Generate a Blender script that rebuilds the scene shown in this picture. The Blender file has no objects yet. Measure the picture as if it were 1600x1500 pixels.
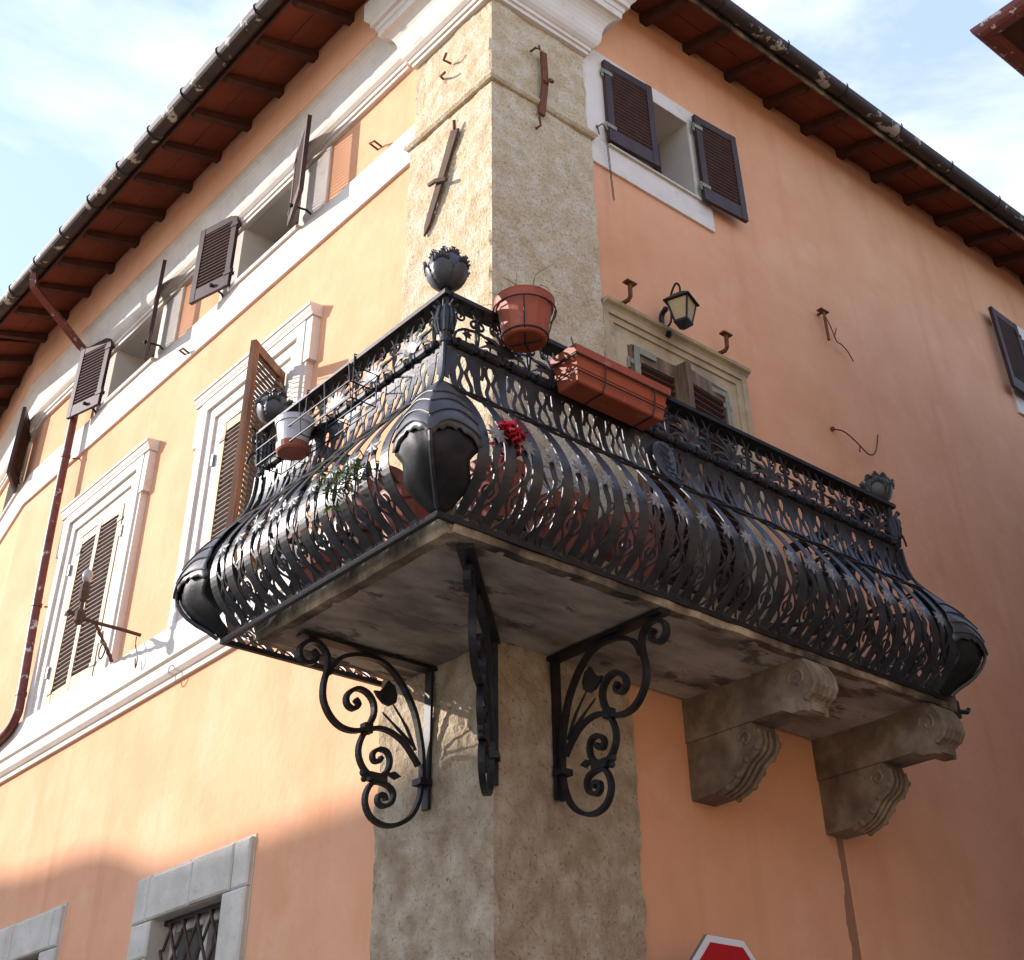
import bpy, bmesh, math, random
from mathutils import Vector, Matrix, noise
random.seed(7)
S = bpy.context.scene
COL = S.collection
# ------------------------------------------------------------------ camera
cam = bpy.data.cameras.new("camera"); camo = bpy.data.objects.new("camera", cam); COL.objects.link(camo)
S.camera = camo
YAW, PITCH, ROLL = 0.8594620851, 0.6502594631, -0.0165181641
Fv = Vector((math.cos(PITCH)*math.cos(YAW), math.cos(PITCH)*math.sin(YAW), math.sin(PITCH)))
Rv = Vector((math.sin(YAW), -math.cos(YAW), 0)); Uv = Rv.cross(Fv)
R2 = Rv*math.cos(ROLL)+Uv*math.sin(ROLL); U2 = -Rv*math.sin(ROLL)+Uv*math.cos(ROLL)
mw = Matrix((R2, U2, -Fv)).transposed().to_4x4(); mw.translation = Vector((-3.93814, -4.78864, 1.6))
camo.matrix_world = mw
cam.sensor_width = 36; cam.lens = 2004.092/1600*36
cam.shift_x = (800-805.55)/1600; cam.shift_y = (443.43-750)/1600
cam.clip_end = 2000; cam.clip_start = 0.05
# ------------------------------------------------------------------ sky, sun, exposure
SUN = Vector((1.0, -1.28, -0.63)).normalized()          # the way the light travels
elev = math.asin(-SUN.z); azim = math.atan2(-SUN.x, -SUN.y)
W = bpy.data.worlds.new("World"); S.world = W; W.use_nodes = True
nt = W.node_tree; nt.nodes.clear()
def wn(t, **k):
    n = nt.nodes.new(t)
    for a, b in k.items(): setattr(n, a, b)
    return n
sky = wn('ShaderNodeTexSky', sky_type='NISHITA', sun_disc=False, sun_elevation=elev, sun_rotation=azim,
         altitude=300, air_density=1.0, dust_density=0.6, ozone_density=1.2)
tc = wn('ShaderNodeTexCoord'); mp = wn('ShaderNodeMapping'); mp.inputs['Scale'].default_value = (1.0, 1.0, 1.7)
mp.inputs['Location'].default_value = (0.35, 0.1, 0.2)
n1 = wn('ShaderNodeTexNoise'); n1.inputs['Scale'].default_value = 3.4; n1.inputs['Detail'].default_value = 9; n1.inputs['Roughness'].default_value = 0.58
n1.inputs['Distortion'].default_value = 0.35
cr = wn('ShaderNodeValToRGB'); cr.color_ramp.elements[0].position = 0.49; cr.color_ramp.elements[1].position = 0.82
mx = wn('ShaderNodeMix', data_type='RGBA'); mx.inputs['B'].default_value = (7.6, 7.7, 7.8, 1)
hz = wn('ShaderNodeMix', data_type='RGBA', blend_type='ADD'); hz.inputs['Factor'].default_value = 1.0; hz.inputs['B'].default_value = (2.3, 2.75, 4.5, 1)
bg = wn('ShaderNodeBackground'); bg.inputs['Strength'].default_value = 0.116
out = wn('ShaderNodeOutputWorld')
lk = nt.links.new
lk(tc.outputs['Generated'], mp.inputs['Vector']); lk(mp.outputs[0], n1.inputs['Vector']); lk(n1.outputs['Fac'], cr.inputs[0])
lk(cr.outputs[0], mx.inputs['Factor']); lk(sky.outputs[0], hz.inputs['A']); lk(hz.outputs['Result'], mx.inputs['A']); lk(mx.outputs['Result'], bg.inputs['Color'])
lk(bg.outputs[0], out.inputs[0])
sl = bpy.data.lights.new("sun", 'SUN'); sl.energy = 4.7; sl.angle = math.radians(0.53); sl.color = (1.0, 0.91, 0.86)
so = bpy.data.objects.new("sun", sl); COL.objects.link(so); so.rotation_euler = SUN.to_track_quat('-Z', 'Y').to_euler(); so.location = (-10, 16, 12)
S.view_settings.view_transform = 'Standard'; S.view_settings.look = 'None'; S.view_settings.gamma = 1
S.view_settings.use_curve_mapping = False; S.view_settings.exposure = 0.80
S.render.engine = 'CYCLES'
S.cycles.max_bounces = 8; S.cycles.diffuse_bounces = 5

# ------------------------------------------------------------------ materials
def mat(name, cols, scale=3.0, rough=0.8, bump=0.0, bscale=40.0, metal=0.0, pos=(0.3, 0.7), detail=6, stretch=(1, 1, 1), bdist=0.01, spec=0.3, extra=None, speck=None):
    m = bpy.data.materials.new(name); m.use_nodes = True
    t = m.node_tree; b = t.nodes['Principled BSDF']; N = t.nodes.new; K = t.links.new
    g = N('ShaderNodeNewGeometry'); mpp = N('ShaderNodeMapping'); mpp.inputs['Scale'].default_value = stretch
    K(g.outputs['Position'], mpp.inputs['Vector'])
    no = N('ShaderNodeTexNoise'); no.inputs['Scale'].default_value = scale; no.inputs['Detail'].default_value = detail; no.inputs['Roughness'].default_value = 0.6
    K(mpp.outputs[0], no.inputs['Vector'])
    r = N('ShaderNodeValToRGB'); el = r.color_ramp.elements
    el[0].position = pos[0]; el[0].color = (*cols[0], 1); el[1].position = pos[1]; el[1].color = (*cols[-1], 1)
    for i, c in enumerate(cols[1:-1]):
        e = el.new(pos[0]+(pos[1]-pos[0])*(i+1)/(len(cols)-1)); e.color = (*c, 1)
    K(no.outputs['Fac'], r.inputs[0]); last = r.outputs[0]
    if speck:
        sc, lo, hi, colr, fac = speck
        n2 = N('ShaderNodeTexNoise'); n2.inputs['Scale'].default_value = sc; n2.inputs['Detail'].default_value = 5; n2.inputs['Roughness'].default_value = 0.65
        K(mpp.outputs[0], n2.inputs['Vector'])
        r2 = N('ShaderNodeValToRGB'); r2.color_ramp.elements[0].position = lo; r2.color_ramp.elements[1].position = hi
        r2.color_ramp.elements[0].color = (0, 0, 0, 1); r2.color_ramp.elements[1].color = (fac, fac, fac, 1)
        K(n2.outputs['Fac'], r2.inputs[0])
        mm = N('ShaderNodeMix'); mm.data_type = 'RGBA'; mm.inputs['B'].default_value = (*colr, 1)
        K(r2.outputs[0], mm.inputs['Factor']); K(last, mm.inputs['A']); last = mm.outputs['Result']
    if extra: last = extra(t, g, last)
    K(last, b.inputs['Base Color'])
    b.inputs['Roughness'].default_value = rough; b.inputs['Metallic'].default_value = metal; b.inputs['Specular IOR Level'].default_value = spec
    if bump:
        nb = N('ShaderNodeTexNoise'); nb.inputs['Scale'].default_value = bscale; nb.inputs['Detail'].default_value = 6; nb.inputs['Roughness'].default_value = 0.65
        K(mpp.outputs[0], nb.inputs['Vector'])
        bp = N('ShaderNodeBump'); bp.inputs['Strength'].default_value = bump; bp.inputs['Distance'].default_value = bdist
        K(nb.outputs['Fac'], bp.inputs['Height']); K(bp.outputs[0], b.inputs['Normal'])
    return m

def stucco_extra(t, g, last):
    """weather: faint vertical runs, a water streak below the far corbel, chips"""
    N = t.nodes.new; K = t.links.new
    mp_ = N('ShaderNodeMapping'); mp_.inputs['Scale'].default_value = (5, 5, 0.35); K(g.outputs['Position'], mp_.inputs['Vector'])
    a = N('ShaderNodeTexNoise'); a.inputs['Scale'].default_value = 1.2; a.inputs['Detail'].default_value = 4; K(mp_.outputs[0], a.inputs['Vector'])
    r = N('ShaderNodeValToRGB'); r.color_ramp.elements[0].position = 0.55; r.color_ramp.elements[1].position = 0.8
    r.color_ramp.elements[0].color = (0, 0, 0, 1); r.color_ramp.elements[1].color = (0.32, 0.32, 0.32, 1)
    K(a.outputs['Fac'], r.inputs[0])
    m1 = N('ShaderNodeMix'); m1.data_type = 'RGBA'; m1.inputs['B'].default_value = (0.52, 0.225, 0.10, 1)
    K(r.outputs[0], m1.inputs['Factor']); K(last, m1.inputs['A'])
    sep = N('ShaderNodeSeparateXYZ'); K(g.outputs['Position'], sep.inputs[0])
    wob = N('ShaderNodeTexNoise'); wob.inputs['Scale'].default_value = 3.5; wob.inputs['Detail'].default_value = 5; K(g.outputs['Position'], wob.inputs['Vector'])
    def M_(op, x, y=None):
        n = N('ShaderNodeMath'); n.operation = op
        for i, v in enumerate((x, y)):
            if v is None: continue
            if isinstance(v, (int, float)): n.inputs[i].default_value = v
            else: K(v, n.inputs[i])
        return n.outputs[0]
    dx = M_('ABSOLUTE', M_('SUBTRACT', M_('ADD', sep.outputs['X'], M_('MULTIPLY', M_('SUBTRACT', wob.outputs['Fac'], 0.5), 0.07)), 2.665))
    st = M_('LESS_THAN', dx, M_('MULTIPLY', wob.outputs['Fac'], 0.07))
    zz = M_('LESS_THAN', sep.outputs['Z'], 3.62); yy = M_('LESS_THAN', sep.outputs['Y'], 0.08)
    f = M_('MULTIPLY', M_('MULTIPLY', M_('MULTIPLY', st, zz), yy), 0.72)
    m2 = N('ShaderNodeMix'); m2.data_type = 'RGBA'; m2.inputs['B'].default_value = (0.16, 0.075, 0.045, 1)
    K(f, m2.inputs['Factor']); K(m1.outputs['Result'], m2.inputs['A'])
    return m2.outputs['Result']

MT = {}
MT['stucco'] = mat('orange_stucco', [(0.65, 0.315, 0.158), (0.71, 0.358, 0.190), (0.75, 0.395, 0.22)], scale=1.3, detail=10, rough=0.92, bump=0.55, bscale=16, bdist=0.010, extra=stucco_extra,
                   speck=(1.9, 0.55, 0.75, (0.76, 0.45, 0.29), 0.55))
MT['cream'] = mat('cream_paint', [(0.60, 0.53, 0.44), (0.68, 0.61, 0.52), (0.72, 0.66, 0.58)], scale=2.5, rough=0.85, bump=0.3, bscale=30, bdist=0.005, speck=(7, 0.57, 0.74, (0.46, 0.36, 0.26), 0.6))
MT['plaster'] = mat('reveal_plaster', [(0.52, 0.46, 0.38), (0.60, 0.54, 0.46)], scale=2, rough=0.9, bump=0.2)
MT['travertine'] = mat('travertine', [(0.55, 0.43, 0.255), (0.63, 0.515, 0.34), (0.70, 0.615, 0.46)], scale=7, rough=0.95, bump=1.0, bscale=52, bdist=0.022, pos=(0.36, 0.62), detail=14, speck=(60, 0.50, 0.64, (0.40, 0.25, 0.10), 0.75))
MT['lower_stone'] = mat('weathered_travertine', [(0.35, 0.255, 0.155), (0.46, 0.36, 0.235), (0.57, 0.48, 0.345)], scale=6, rough=0.95, bump=1.0, bscale=50, bdist=0.022, pos=(0.34, 0.66), detail=14, speck=(48, 0.55, 0.68, (0.14, 0.095, 0.06), 0.75))  # darker, browner stone with dark specks for the courses below the balcony
MT['grey_stone'] = mat('grey_limestone', [(0.48, 0.435, 0.35), (0.62, 0.575, 0.48)], scale=5, rough=0.9, bump=0.6, bscale=30, bdist=0.01, speck=(30, 0.6, 0.7, (0.25, 0.21, 0.16), 0.6))
MT['door_stone'] = mat('ochre_limestone', [(0.26, 0.22, 0.17), (0.44, 0.34, 0.20), (0.52, 0.42, 0.27)], scale=4, rough=0.9, bump=0.5, bscale=26, speck=(3.5, 0.6, 0.72, (0.16, 0.15, 0.14), 0.6))
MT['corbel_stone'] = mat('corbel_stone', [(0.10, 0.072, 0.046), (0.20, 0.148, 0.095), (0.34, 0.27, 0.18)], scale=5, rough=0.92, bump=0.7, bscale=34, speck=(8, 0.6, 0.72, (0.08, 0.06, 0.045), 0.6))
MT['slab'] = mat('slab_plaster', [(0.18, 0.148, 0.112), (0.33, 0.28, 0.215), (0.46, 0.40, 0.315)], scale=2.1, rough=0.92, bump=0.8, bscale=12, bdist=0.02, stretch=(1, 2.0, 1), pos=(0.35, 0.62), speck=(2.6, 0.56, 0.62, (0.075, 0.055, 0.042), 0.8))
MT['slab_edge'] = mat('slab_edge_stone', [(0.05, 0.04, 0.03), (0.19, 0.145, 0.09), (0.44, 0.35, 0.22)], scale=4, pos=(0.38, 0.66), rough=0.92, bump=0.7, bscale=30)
MT['iron'] = mat('black_wrought_iron', [(0.006, 0.006, 0.0065), (0.012, 0.012, 0.012), (0.022, 0.021, 0.020)], scale=14, rough=0.5, bump=0.4, bscale=45, bdist=0.004, spec=0.28, speck=(18, 0.62, 0.72, (0.035, 0.02, 0.012), 0.6))
MT['sheet_iron'] = mat('grey_sheet_iron', [(0.013, 0.013, 0.014), (0.024, 0.024, 0.024), (0.046, 0.045, 0.042)], scale=9, rough=0.40, bump=0.35, bscale=30, bdist=0.004, spec=0.42, metal=0.0, speck=(11, 0.60, 0.74, (0.048, 0.031, 0.02), 0.7))
MT['hood_iron'] = mat('worn_hood_iron', [(0.030, 0.030, 0.031), (0.055, 0.055, 0.054), (0.085, 0.083, 0.078)], scale=7, rough=0.42, bump=0.25, bscale=30, bdist=0.004, spec=0.5, speck=(14, 0.6, 0.7, (0.03, 0.025, 0.022), 0.7))
MT['star_iron'] = mat('pale_worn_iron', [(0.10, 0.095, 0.082), (0.21, 0.20, 0.18)], scale=16, rough=0.45, metal=0.0, spec=0.5)
MT['rust'] = mat('rust', [(0.10, 0.035, 0.015), (0.20, 0.08, 0.035)], scale=25, rough=0.9, bump=0.5, bscale=80, bdist=0.004)
MT['dark_rust'] = mat('dark_rusty_iron', [(0.05, 0.03, 0.02), (0.11, 0.06, 0.035)], scale=20, rough=0.8, bump=0.4, bscale=80, bdist=0.004)
MT['brown_paint'] = mat('brown_paint', [(0.038, 0.019, 0.015), (0.058, 0.031, 0.026)], scale=12, rough=0.55, bump=0.2, bscale=60, bdist=0.003, spec=0.3, stretch=(1, 1, 0.3))
MT['slat_brown'] = mat('brown_slats', [(0.05, 0.022, 0.015), (0.075, 0.037, 0.026)], scale=12, rough=0.6, spec=0.2)
MT['wood'] = mat('varnished_wood', [(0.07, 0.026, 0.010), (0.155, 0.062, 0.022), (0.23, 0.105, 0.04)], scale=7, rough=0.55, bump=0.3, bscale=40, stretch=(3, 3, 0.35), bdist=0.003)
MT['pale_wood'] = mat('sunbleached_wood', [(0.30, 0.165, 0.07), (0.42, 0.26, 0.12), (0.50, 0.34, 0.18)], scale=7, rough=0.6, bump=0.3, bscale=40, stretch=(3, 3, 0.35), bdist=0.003)
MT['door_wood'] = mat('grey_brown_wood', [(0.07, 0.042, 0.022), (0.16, 0.10, 0.05), (0.27, 0.18, 0.095)], scale=7, rough=0.65, bump=0.3, bscale=40, stretch=(3, 3, 0.35), bdist=0.003)
MT['slat_wood'] = mat('weathered_slats', [(0.06, 0.03, 0.018), (0.13, 0.075, 0.045)], scale=8, rough=0.65)
MT['grey_wood'] = mat('flaked_white_paint', [(0.55, 0.52, 0.47), (0.66, 0.63, 0.58)], scale=9, rough=0.8)
MT['hinge'] = mat('pale_green_hinge', [(0.17, 0.175, 0.125), (0.30, 0.30, 0.22)], scale=30, rough=0.7)
MT['rafter'] = mat('dark_timber', [(0.045, 0.016, 0.009), (0.085, 0.032, 0.017)], scale=6, rough=0.85, bump=0.4, stretch=(1, 1, 1))
MT['board'] = mat('red_eave_board', [(0.12, 0.027, 0.011), (0.19, 0.05, 0.02)], scale=3, rough=0.85, bump=0.3, bscale=20)
MT['tile'] = mat('roof_tile', [(0.26, 0.12, 0.07), (0.42, 0.24, 0.15)], scale=6, rough=0.9)
MT['gutter'] = mat('peeling_gutter', [(0.028, 0.018, 0.014), (0.055, 0.035, 0.026)], scale=6, rough=0.6, speck=(4.5, 0.585, 0.61, (0.42, 0.38, 0.31), 0.9), bump=0.2)
MT['pipe'] = mat('red_brown_pipe', [(0.125, 0.034, 0.024), (0.19, 0.055, 0.038)], scale=7, rough=0.5, speck=(9, 0.60, 0.63, (0.55, 0.48, 0.42), 0.9))
MT['terracotta'] = mat('terracotta_plastic', [(0.25, 0.05, 0.02), (0.33, 0.078, 0.032)], scale=5, rough=0.55, spec=0.35, speck=(9, 0.58, 0.74, (0.50, 0.30, 0.22), 0.45))
MT['rust_pot'] = mat('brown_plastic', [(0.24, 0.06, 0.035), (0.31, 0.085, 0.05)], scale=5, rough=0.5, spec=0.4)
MT['white_plastic'] = mat('white_plastic', [(0.46, 0.46, 0.47), (0.55, 0.55, 0.55)], scale=4, rough=0.4, spec=0.5)
MT['leaf'] = mat('green_leaf', [(0.05, 0.11, 0.02), (0.12, 0.19, 0.04)], scale=20, rough=0.9, spec=0.05)
MT['petal'] = mat('red_petal', [(0.45, 0.01, 0.015), (0.6, 0.03, 0.05)], scale=20, rough=0.6)
MT['pink'] = mat('pink_petal', [(0.6, 0.12, 0.2), (0.7, 0.3, 0.35)], scale=20, rough=0.6)
MT['twig'] = mat('dry_twig', [(0.10, 0.06, 0.035), (0.20, 0.14, 0.09)], scale=20, rough=0.9)
MT['soil'] = mat('soil', [(0.03, 0.02, 0.013), (0.06, 0.04, 0.028)], scale=30, rough=1)
MT['wire'] = mat('black_wire', [(0.012, 0.012, 0.012), (0.02, 0.02, 0.02)], scale=20, rough=0.5)
MT['dark'] = mat('dark_room', [(0.012, 0.011, 0.010), (0.02, 0.018, 0.016)], scale=2, rough=0.9)
MT['glass'] = mat('window_glass', [(0.05, 0.055, 0.05), (0.11, 0.115, 0.10)], scale=2, rough=0.12, spec=0.8)
MT['amber'] = mat('lantern_glass', [(0.36, 0.26, 0.11), (0.46, 0.35, 0.17)], scale=8, rough=0.5, spec=0.15)
MT['bulb'] = mat('clear_bulb', [(0.28, 0.25, 0.22), (0.42, 0.38, 0.33)], scale=30, rough=0.15, spec=0.8)
MT['red'] = mat('red_reflective', [(0.36, 0.004, 0.006), (0.41, 0.008, 0.01)], scale=4, rough=0.4, spec=0.5)
MT['white'] = mat('white_reflective', [(0.62, 0.62, 0.60), (0.7, 0.7, 0.68)], scale=6, rough=0.45)
MT['grey_metal'] = mat('galvanised', [(0.2, 0.2, 0.2), (0.3, 0.3, 0.3)], scale=8, rough=0.45, metal=0.7)
MT['paving'] = mat('stone_paving', [(0.26, 0.235, 0.20), (0.38, 0.35, 0.30)], scale=2, rough=0.9, bump=0.3)
MT['asphalt'] = mat('asphalt', [(0.10, 0.098, 0.092), (0.16, 0.155, 0.145)], scale=5, rough=0.9)
MT['ochre'] = mat('ochre_render', [(0.50, 0.36, 0.20), (0.58, 0.44, 0.27)], scale=1, rough=0.9)
MT['neighbour'] = mat('brown_render', [(0.30, 0.19, 0.12), (0.38, 0.25, 0.16)], scale=1, rough=0.9)

# ------------------------------------------------------------------ mesh helpers
class MB:
    def __init__(s): s.v = []; s.f = []
    def add(s, vs, fs):
        o = len(s.v); s.v += [tuple(p) for p in vs]; s.f += [tuple(i+o for i in q) for q in fs]; return s
    def hexa(s, p):            # 8 corners, bottom four then top four
        return s.add(p, [(0, 3, 2, 1), (4, 5, 6, 7), (0, 1, 5, 4), (1, 2, 6, 5), (2, 3, 7, 6), (3, 0, 4, 7)])
    def box(s, fr, u0, u1, d0, d1, z0, z1):
        return s.hexa([fr(u0, d0, z0), fr(u1, d0, z0), fr(u1, d1, z0), fr(u0, d1, z0), fr(u0, d0, z1), fr(u1, d0, z1), fr(u1, d1, z1), fr(u0, d1, z1)])
    def quad(s, a, b, c, d): return s.add([a, b, c, d], [(0, 1, 2, 3)])
    def sweep(s, rows, closed=True, caps=True):   # rows: cross sections with equal counts
        n = len(rows[0]); o = len(s.v)
        for r in rows: s.v += [tuple(p) for p in r]
        m = n if closed else n-1
        for i in range(len(rows)-1):
            for j in range(m):
                a = o+i*n+j; b = o+i*n+(j+1) % n
                s.f.append((a, b, b+n, a+n))
        if caps and closed:
            s.f.append(tuple(o+j for j in range(n))[::-1]); s.f.append(tuple(o+(len(rows)-1)*n+j for j in range(n)))
        return s
    def tube(s, pts, r, n=6, caps=True, flat=None):
        pts = [Vector(p) for p in pts]; rows = []; k = len(pts)
        t0 = (pts[1]-pts[0]).normalized(); up = Vector((0, 0, 1)) if abs(t0.z) < 0.9 else Vector((1, 0, 0))
        a = t0.cross(up).normalized()
        for i, p in enumerate(pts):
            t = (pts[min(i+1, k-1)]-pts[max(i-1, 0)])
            t = t.normalized() if t.length > 1e-9 else t0
            a = (a-t*a.dot(t)); a = a.normalized() if a.length > 1e-6 else t.orthogonal().normalized()
            b = t.cross(a); rr = r[i] if isinstance(r, (list, tuple)) else r
            rows.append([p+(a*math.cos(2*math.pi*j/n)+b*math.sin(2*math.pi*j/n))*rr for j in range(n)])
        return s.sweep(rows, True, caps)
    def bar(s, pts, w, th, side):
        """flat bar: pts path lying in a plane whose normal is side; w = width along side, th = thickness in the plane"""
        pts = [Vector(p) for p in pts]; side = Vector(side).normalized(); rows = []; k = len(pts)
        for i, p in enumerate(pts):
            t = (pts[min(i+1, k-1)]-pts[max(i-1, 0)]).normalized(); n = t.cross(side).normalized()
            q = th[i] if isinstance(th, (list, tuple)) else th
            rows.append([p-side*w/2-n*q/2, p+side*w/2-n*q/2, p+side*w/2+n*q/2, p-side*w/2+n*q/2])
        return s.sweep(rows)
    def lathe(s, c, prof, n=16, caps=True):      # prof: (r, z) about the vertical through c
        c = Vector(c)
        rows = [[c+Vector((r*math.cos(2*math.pi*j/n), r*math.sin(2*math.pi*j/n), z)) for j in range(n)] for r, z in prof]
        return s.sweep(rows, True, caps)
    def cyl(s, a, b, r, n=8): return s.tube([a, b], r, n)
    def prism(s, poly, off):
        off = Vector(off); n = len(poly); a = [Vector(p) for p in poly]
        s.add(a+[p+off for p in a], [tuple(range(n))[::-1], tuple(range(n, 2*n))]+[(i, (i+1) % n, n+(i+1) % n, n+i) for i in range(n)]); return s
    def solid(s, grid, off):
        """thick sheet from a grid of points; off(i,j) = offset vector of the back"""
        I = len(grid); J = len(grid[0]); o = len(s.v)
        for i in range(I):
            for j in range(J): s.v.append(tuple(grid[i][j]))
        for i in range(I):
            for j in range(J): s.v.append(tuple(Vector(grid[i][j])+Vector(off(i, j))))
        q = I*J; ix = lambda i, j: o+i*J+j
        for i in range(I-1):
            for j in range(J-1):
                s.f.append((ix(i, j), ix(i, j+1), ix(i+1, j+1), ix(i+1, j))); s.f.append((q+ix(i, j), q+ix(i+1, j), q+ix(i+1, j+1), q+ix(i, j+1)))
        for i in range(I-1):
            s.f.append((ix(i, 0), ix(i+1, 0), q+ix(i+1, 0), q+ix(i, 0))); s.f.append((ix(i, J-1), q+ix(i, J-1), q+ix(i+1, J-1), ix(i+1, J-1)))
        for j in range(J-1):
            s.f.append((ix(0, j), q+ix(0, j), q+ix(0, j+1), ix(0, j+1))); s.f.append((ix(I-1, j), ix(I-1, j+1), q+ix(I-1, j+1), q+ix(I-1, j)))
        return s
    def ball(s, c, r, n=8, m=6, sq=1.0):
        return s.lathe(c, [(max(r*math.sin(math.pi*i/m), 1e-4), -r*sq*math.cos(math.pi*i/m)) for i in range(m+1)], n)
    def mesh(s, name, origin=(0, 0, 0), smooth=False, fix=True):
        me = bpy.data.meshes.new(name); o = Vector(origin)
        me.from_pydata([tuple(Vector(p)-o) for p in s.v], [], s.f)
        if fix:
            bm = bmesh.new(); bm.from_mesh(me); bmesh.ops.recalc_face_normals(bm, faces=bm.faces); bm.to_mesh(me); bm.free()
        if smooth:
            for p in me.polygons: p.use_smooth = True
        return me
def empty(name, loc, label, cat, group=None, kind=None):
    o = bpy.data.objects.new(name, None); COL.objects.link(o); o.location = loc; o.empty_display_size = 0.1
    tag(o, label, cat, group, kind); return o
def tag(o, label=None, cat=None, group=None, kind=None):
    if label: o['label'] = label
    if cat: o['category'] = cat
    if group: o['group'] = group
    if kind: o['kind'] = kind
    return o
def wloc(o):
    l = Vector(o.location)
    while o.parent: o = o.parent; l += Vector(o.location)
    return l
def obj(name, mb, m, parent=None, smooth=False, kind=None, label=None):
    org = wloc(parent) if parent else Vector((0, 0, 0))
    o = bpy.data.objects.new(name, mb.mesh(name, org, smooth)); COL.objects.link(o)
    o.data.materials.append(MT[m])
    if parent: o.parent = parent
    if kind: o['kind'] = kind
    if label: o['label'] = label
    return o
def inst(name, me, m, parent, loc, rz=0.0):
    o = bpy.data.objects.new(name, me); COL.objects.link(o); o.parent = parent
    if not me.materials: me.materials.append(MT[m])
    o.location = Vector(loc)-wloc(parent); o.rotation_euler = (0, 0, rz); return o
def smooth_path(pts, k=4):
    """Catmull-Rom through points"""
    P = [Vector(p) for p in pts]; out = []
    for i in range(len(P)-1):
        a = P[max(i-1, 0)]; b = P[i]; c = P[i+1]; d = P[min(i+2, len(P)-1)]
        for j in range(k):
            t = j/k
            out.append(0.5*((2*b)+(c-a)*t+(2*a-5*b+4*c-d)*t*t+(3*b-a-3*c+d)*t**3))
    out.append(P[-1]); return out
def mitre(path):
    """plan path -> list of (point, offset vector per unit outward); outward is to the left of travel"""
    P = [Vector((p[0], p[1])) for p in path]; res = []
    for i, p in enumerate(P):
        ns = []
        if i > 0: d = (p-P[i-1]).normalized(); ns.append(Vector((-d.y, d.x)))
        if i < len(P)-1: d = (P[i+1]-p).normalized(); ns.append(Vector((-d.y, d.x)))
        if len(ns) == 2:
            m = (ns[0]+ns[1]); m = m/(m.dot(ns[0]))
        else: m = ns[0]
        res.append((p, m))
    return res
def path_sweep(mb, path, prof, closed=True, caps=True):
    rows = [[(p.x+m.x*d, p.y+m.y*d, z) for d, z in prof] for p, m in mitre(path)]
    return mb.sweep(rows, closed, caps)
def subdivide(path, step):
    out = [path[0]]
    for a, b in zip(path, path[1:]):
        n = max(1, int(math.hypot(b[0]-a[0], b[1]-a[1])/step))
        out += [(a[0]+(b[0]-a[0])*i/n, a[1]+(b[1]-a[1])*i/n) for i in range(1, n+1)]
    return out
# frames: u along the wall, d out of the wall, z up
FL = lambda u, d, z: (0.05-d, u, z)
FR = lambda u, d, z: (u, 0.05-d, z)
YB = 7.85; BA = math.radians(9); BD = (math.sin(BA), math.cos(BA))
FB = lambda u, d, z: (0.05+BD[0]*u-BD[1]*d, YB+BD[1]*u+BD[0]*d, z)
# ------------------------------------------------------------------ setting
mb = MB(); mb.quad((-300, -300, 0), (300, -300, 0), (300, 300, 0), (-300, 300, 0)); tag(obj('ground', mb, 'paving'), kind='structure')
mb = MB(); mb.quad((-6.6, -60, 0.004), (-1.6, -60, 0.004), (-1.6, 60, 0.004), (-6.6, 60, 0.004)); tag(obj('street', mb, 'asphalt'), kind='structure')

# ------------------------------------------------------------------ the corner house
house = empty('corner_house', (0.3, 0.3, 0), 'orange rendered corner house with a stone pilaster, brown shutters and deep red eaves', 'house')
def wall_sheet(fr, u0, u1, z0, z1, holes, step=0.6):
    us = sorted({u0, u1, *[h[0] for h in holes], *[h[1] for h in holes]}); zs = sorted({z0, z1, *[h[2] for h in holes], *[h[3] for h in holes]})
    m = MB()
    for a, b in zip(us, us[1:]):
        for c, d in zip(zs, zs[1:]):
            if any(h[0] <= a and b <= h[1] and h[2] <= c and d <= h[3] for h in holes): continue
            m.quad(fr(a, 0, c), fr(b, 0, c), fr(b, 0, d), fr(a, 0, d))
    return m
def reveal(fr, u0, u1, z0, z1, depth):
    m = MB(); e = 0.003
    m.quad(fr(u0, e, z0), fr(u0, -depth, z0), fr(u0, -depth, z1), fr(u0, e, z1)); m.quad(fr(u1, e, z0), fr(u1, -depth, z0), fr(u1, -depth, z1), fr(u1, e, z1))
    m.quad(fr(u0, e, z1), fr(u1, e, z1), fr(u1, -depth, z1), fr(u0, -depth, z1)); m.quad(fr(u0, e, z0), fr(u1, e, z0), fr(u1, -depth, z0), fr(u0, -depth, z0))
    return m
HU = [(2.58, 3.58, 8.43, 9.08), (5.10, 6.10, 8.43, 9.08)]
HL = [(2.50, 3.40, 5.32, 6.92), (5.08, 5.98, 5.32, 6.92)]
HG = [(2.52, 3.42, 2.3, 3.33), (5.10, 6.0, 2.3, 3.38)]
HW = [(1.16, 2.10, 8.18, 9.00), (6.86, 7.8, 8.18, 9.00)]
HD = [(1.18, 2.12, 4.2, 6.40)]
UB = (0.55, 1.55, 8.43, 9.08)
obj('wall', wall_sheet(FL, 0.9, YB, 0, 10.3, HU+HL+HG), 'stucco', house)
obj('wall', wall_sheet(FR, 0.9, 16, 0, 10.3, HW+HD), 'stucco', house)
obj('wall', wall_sheet(FB, 0, 14, 0, 10.3, [UB]), 'stucco', house)
mb = MB(); mb.box(lambda u, d, z: (u, d, z), 0.5, 16, 0.5, 20, 10.25, 10.3); obj('attic_floor', mb, 'dark', house)
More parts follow.
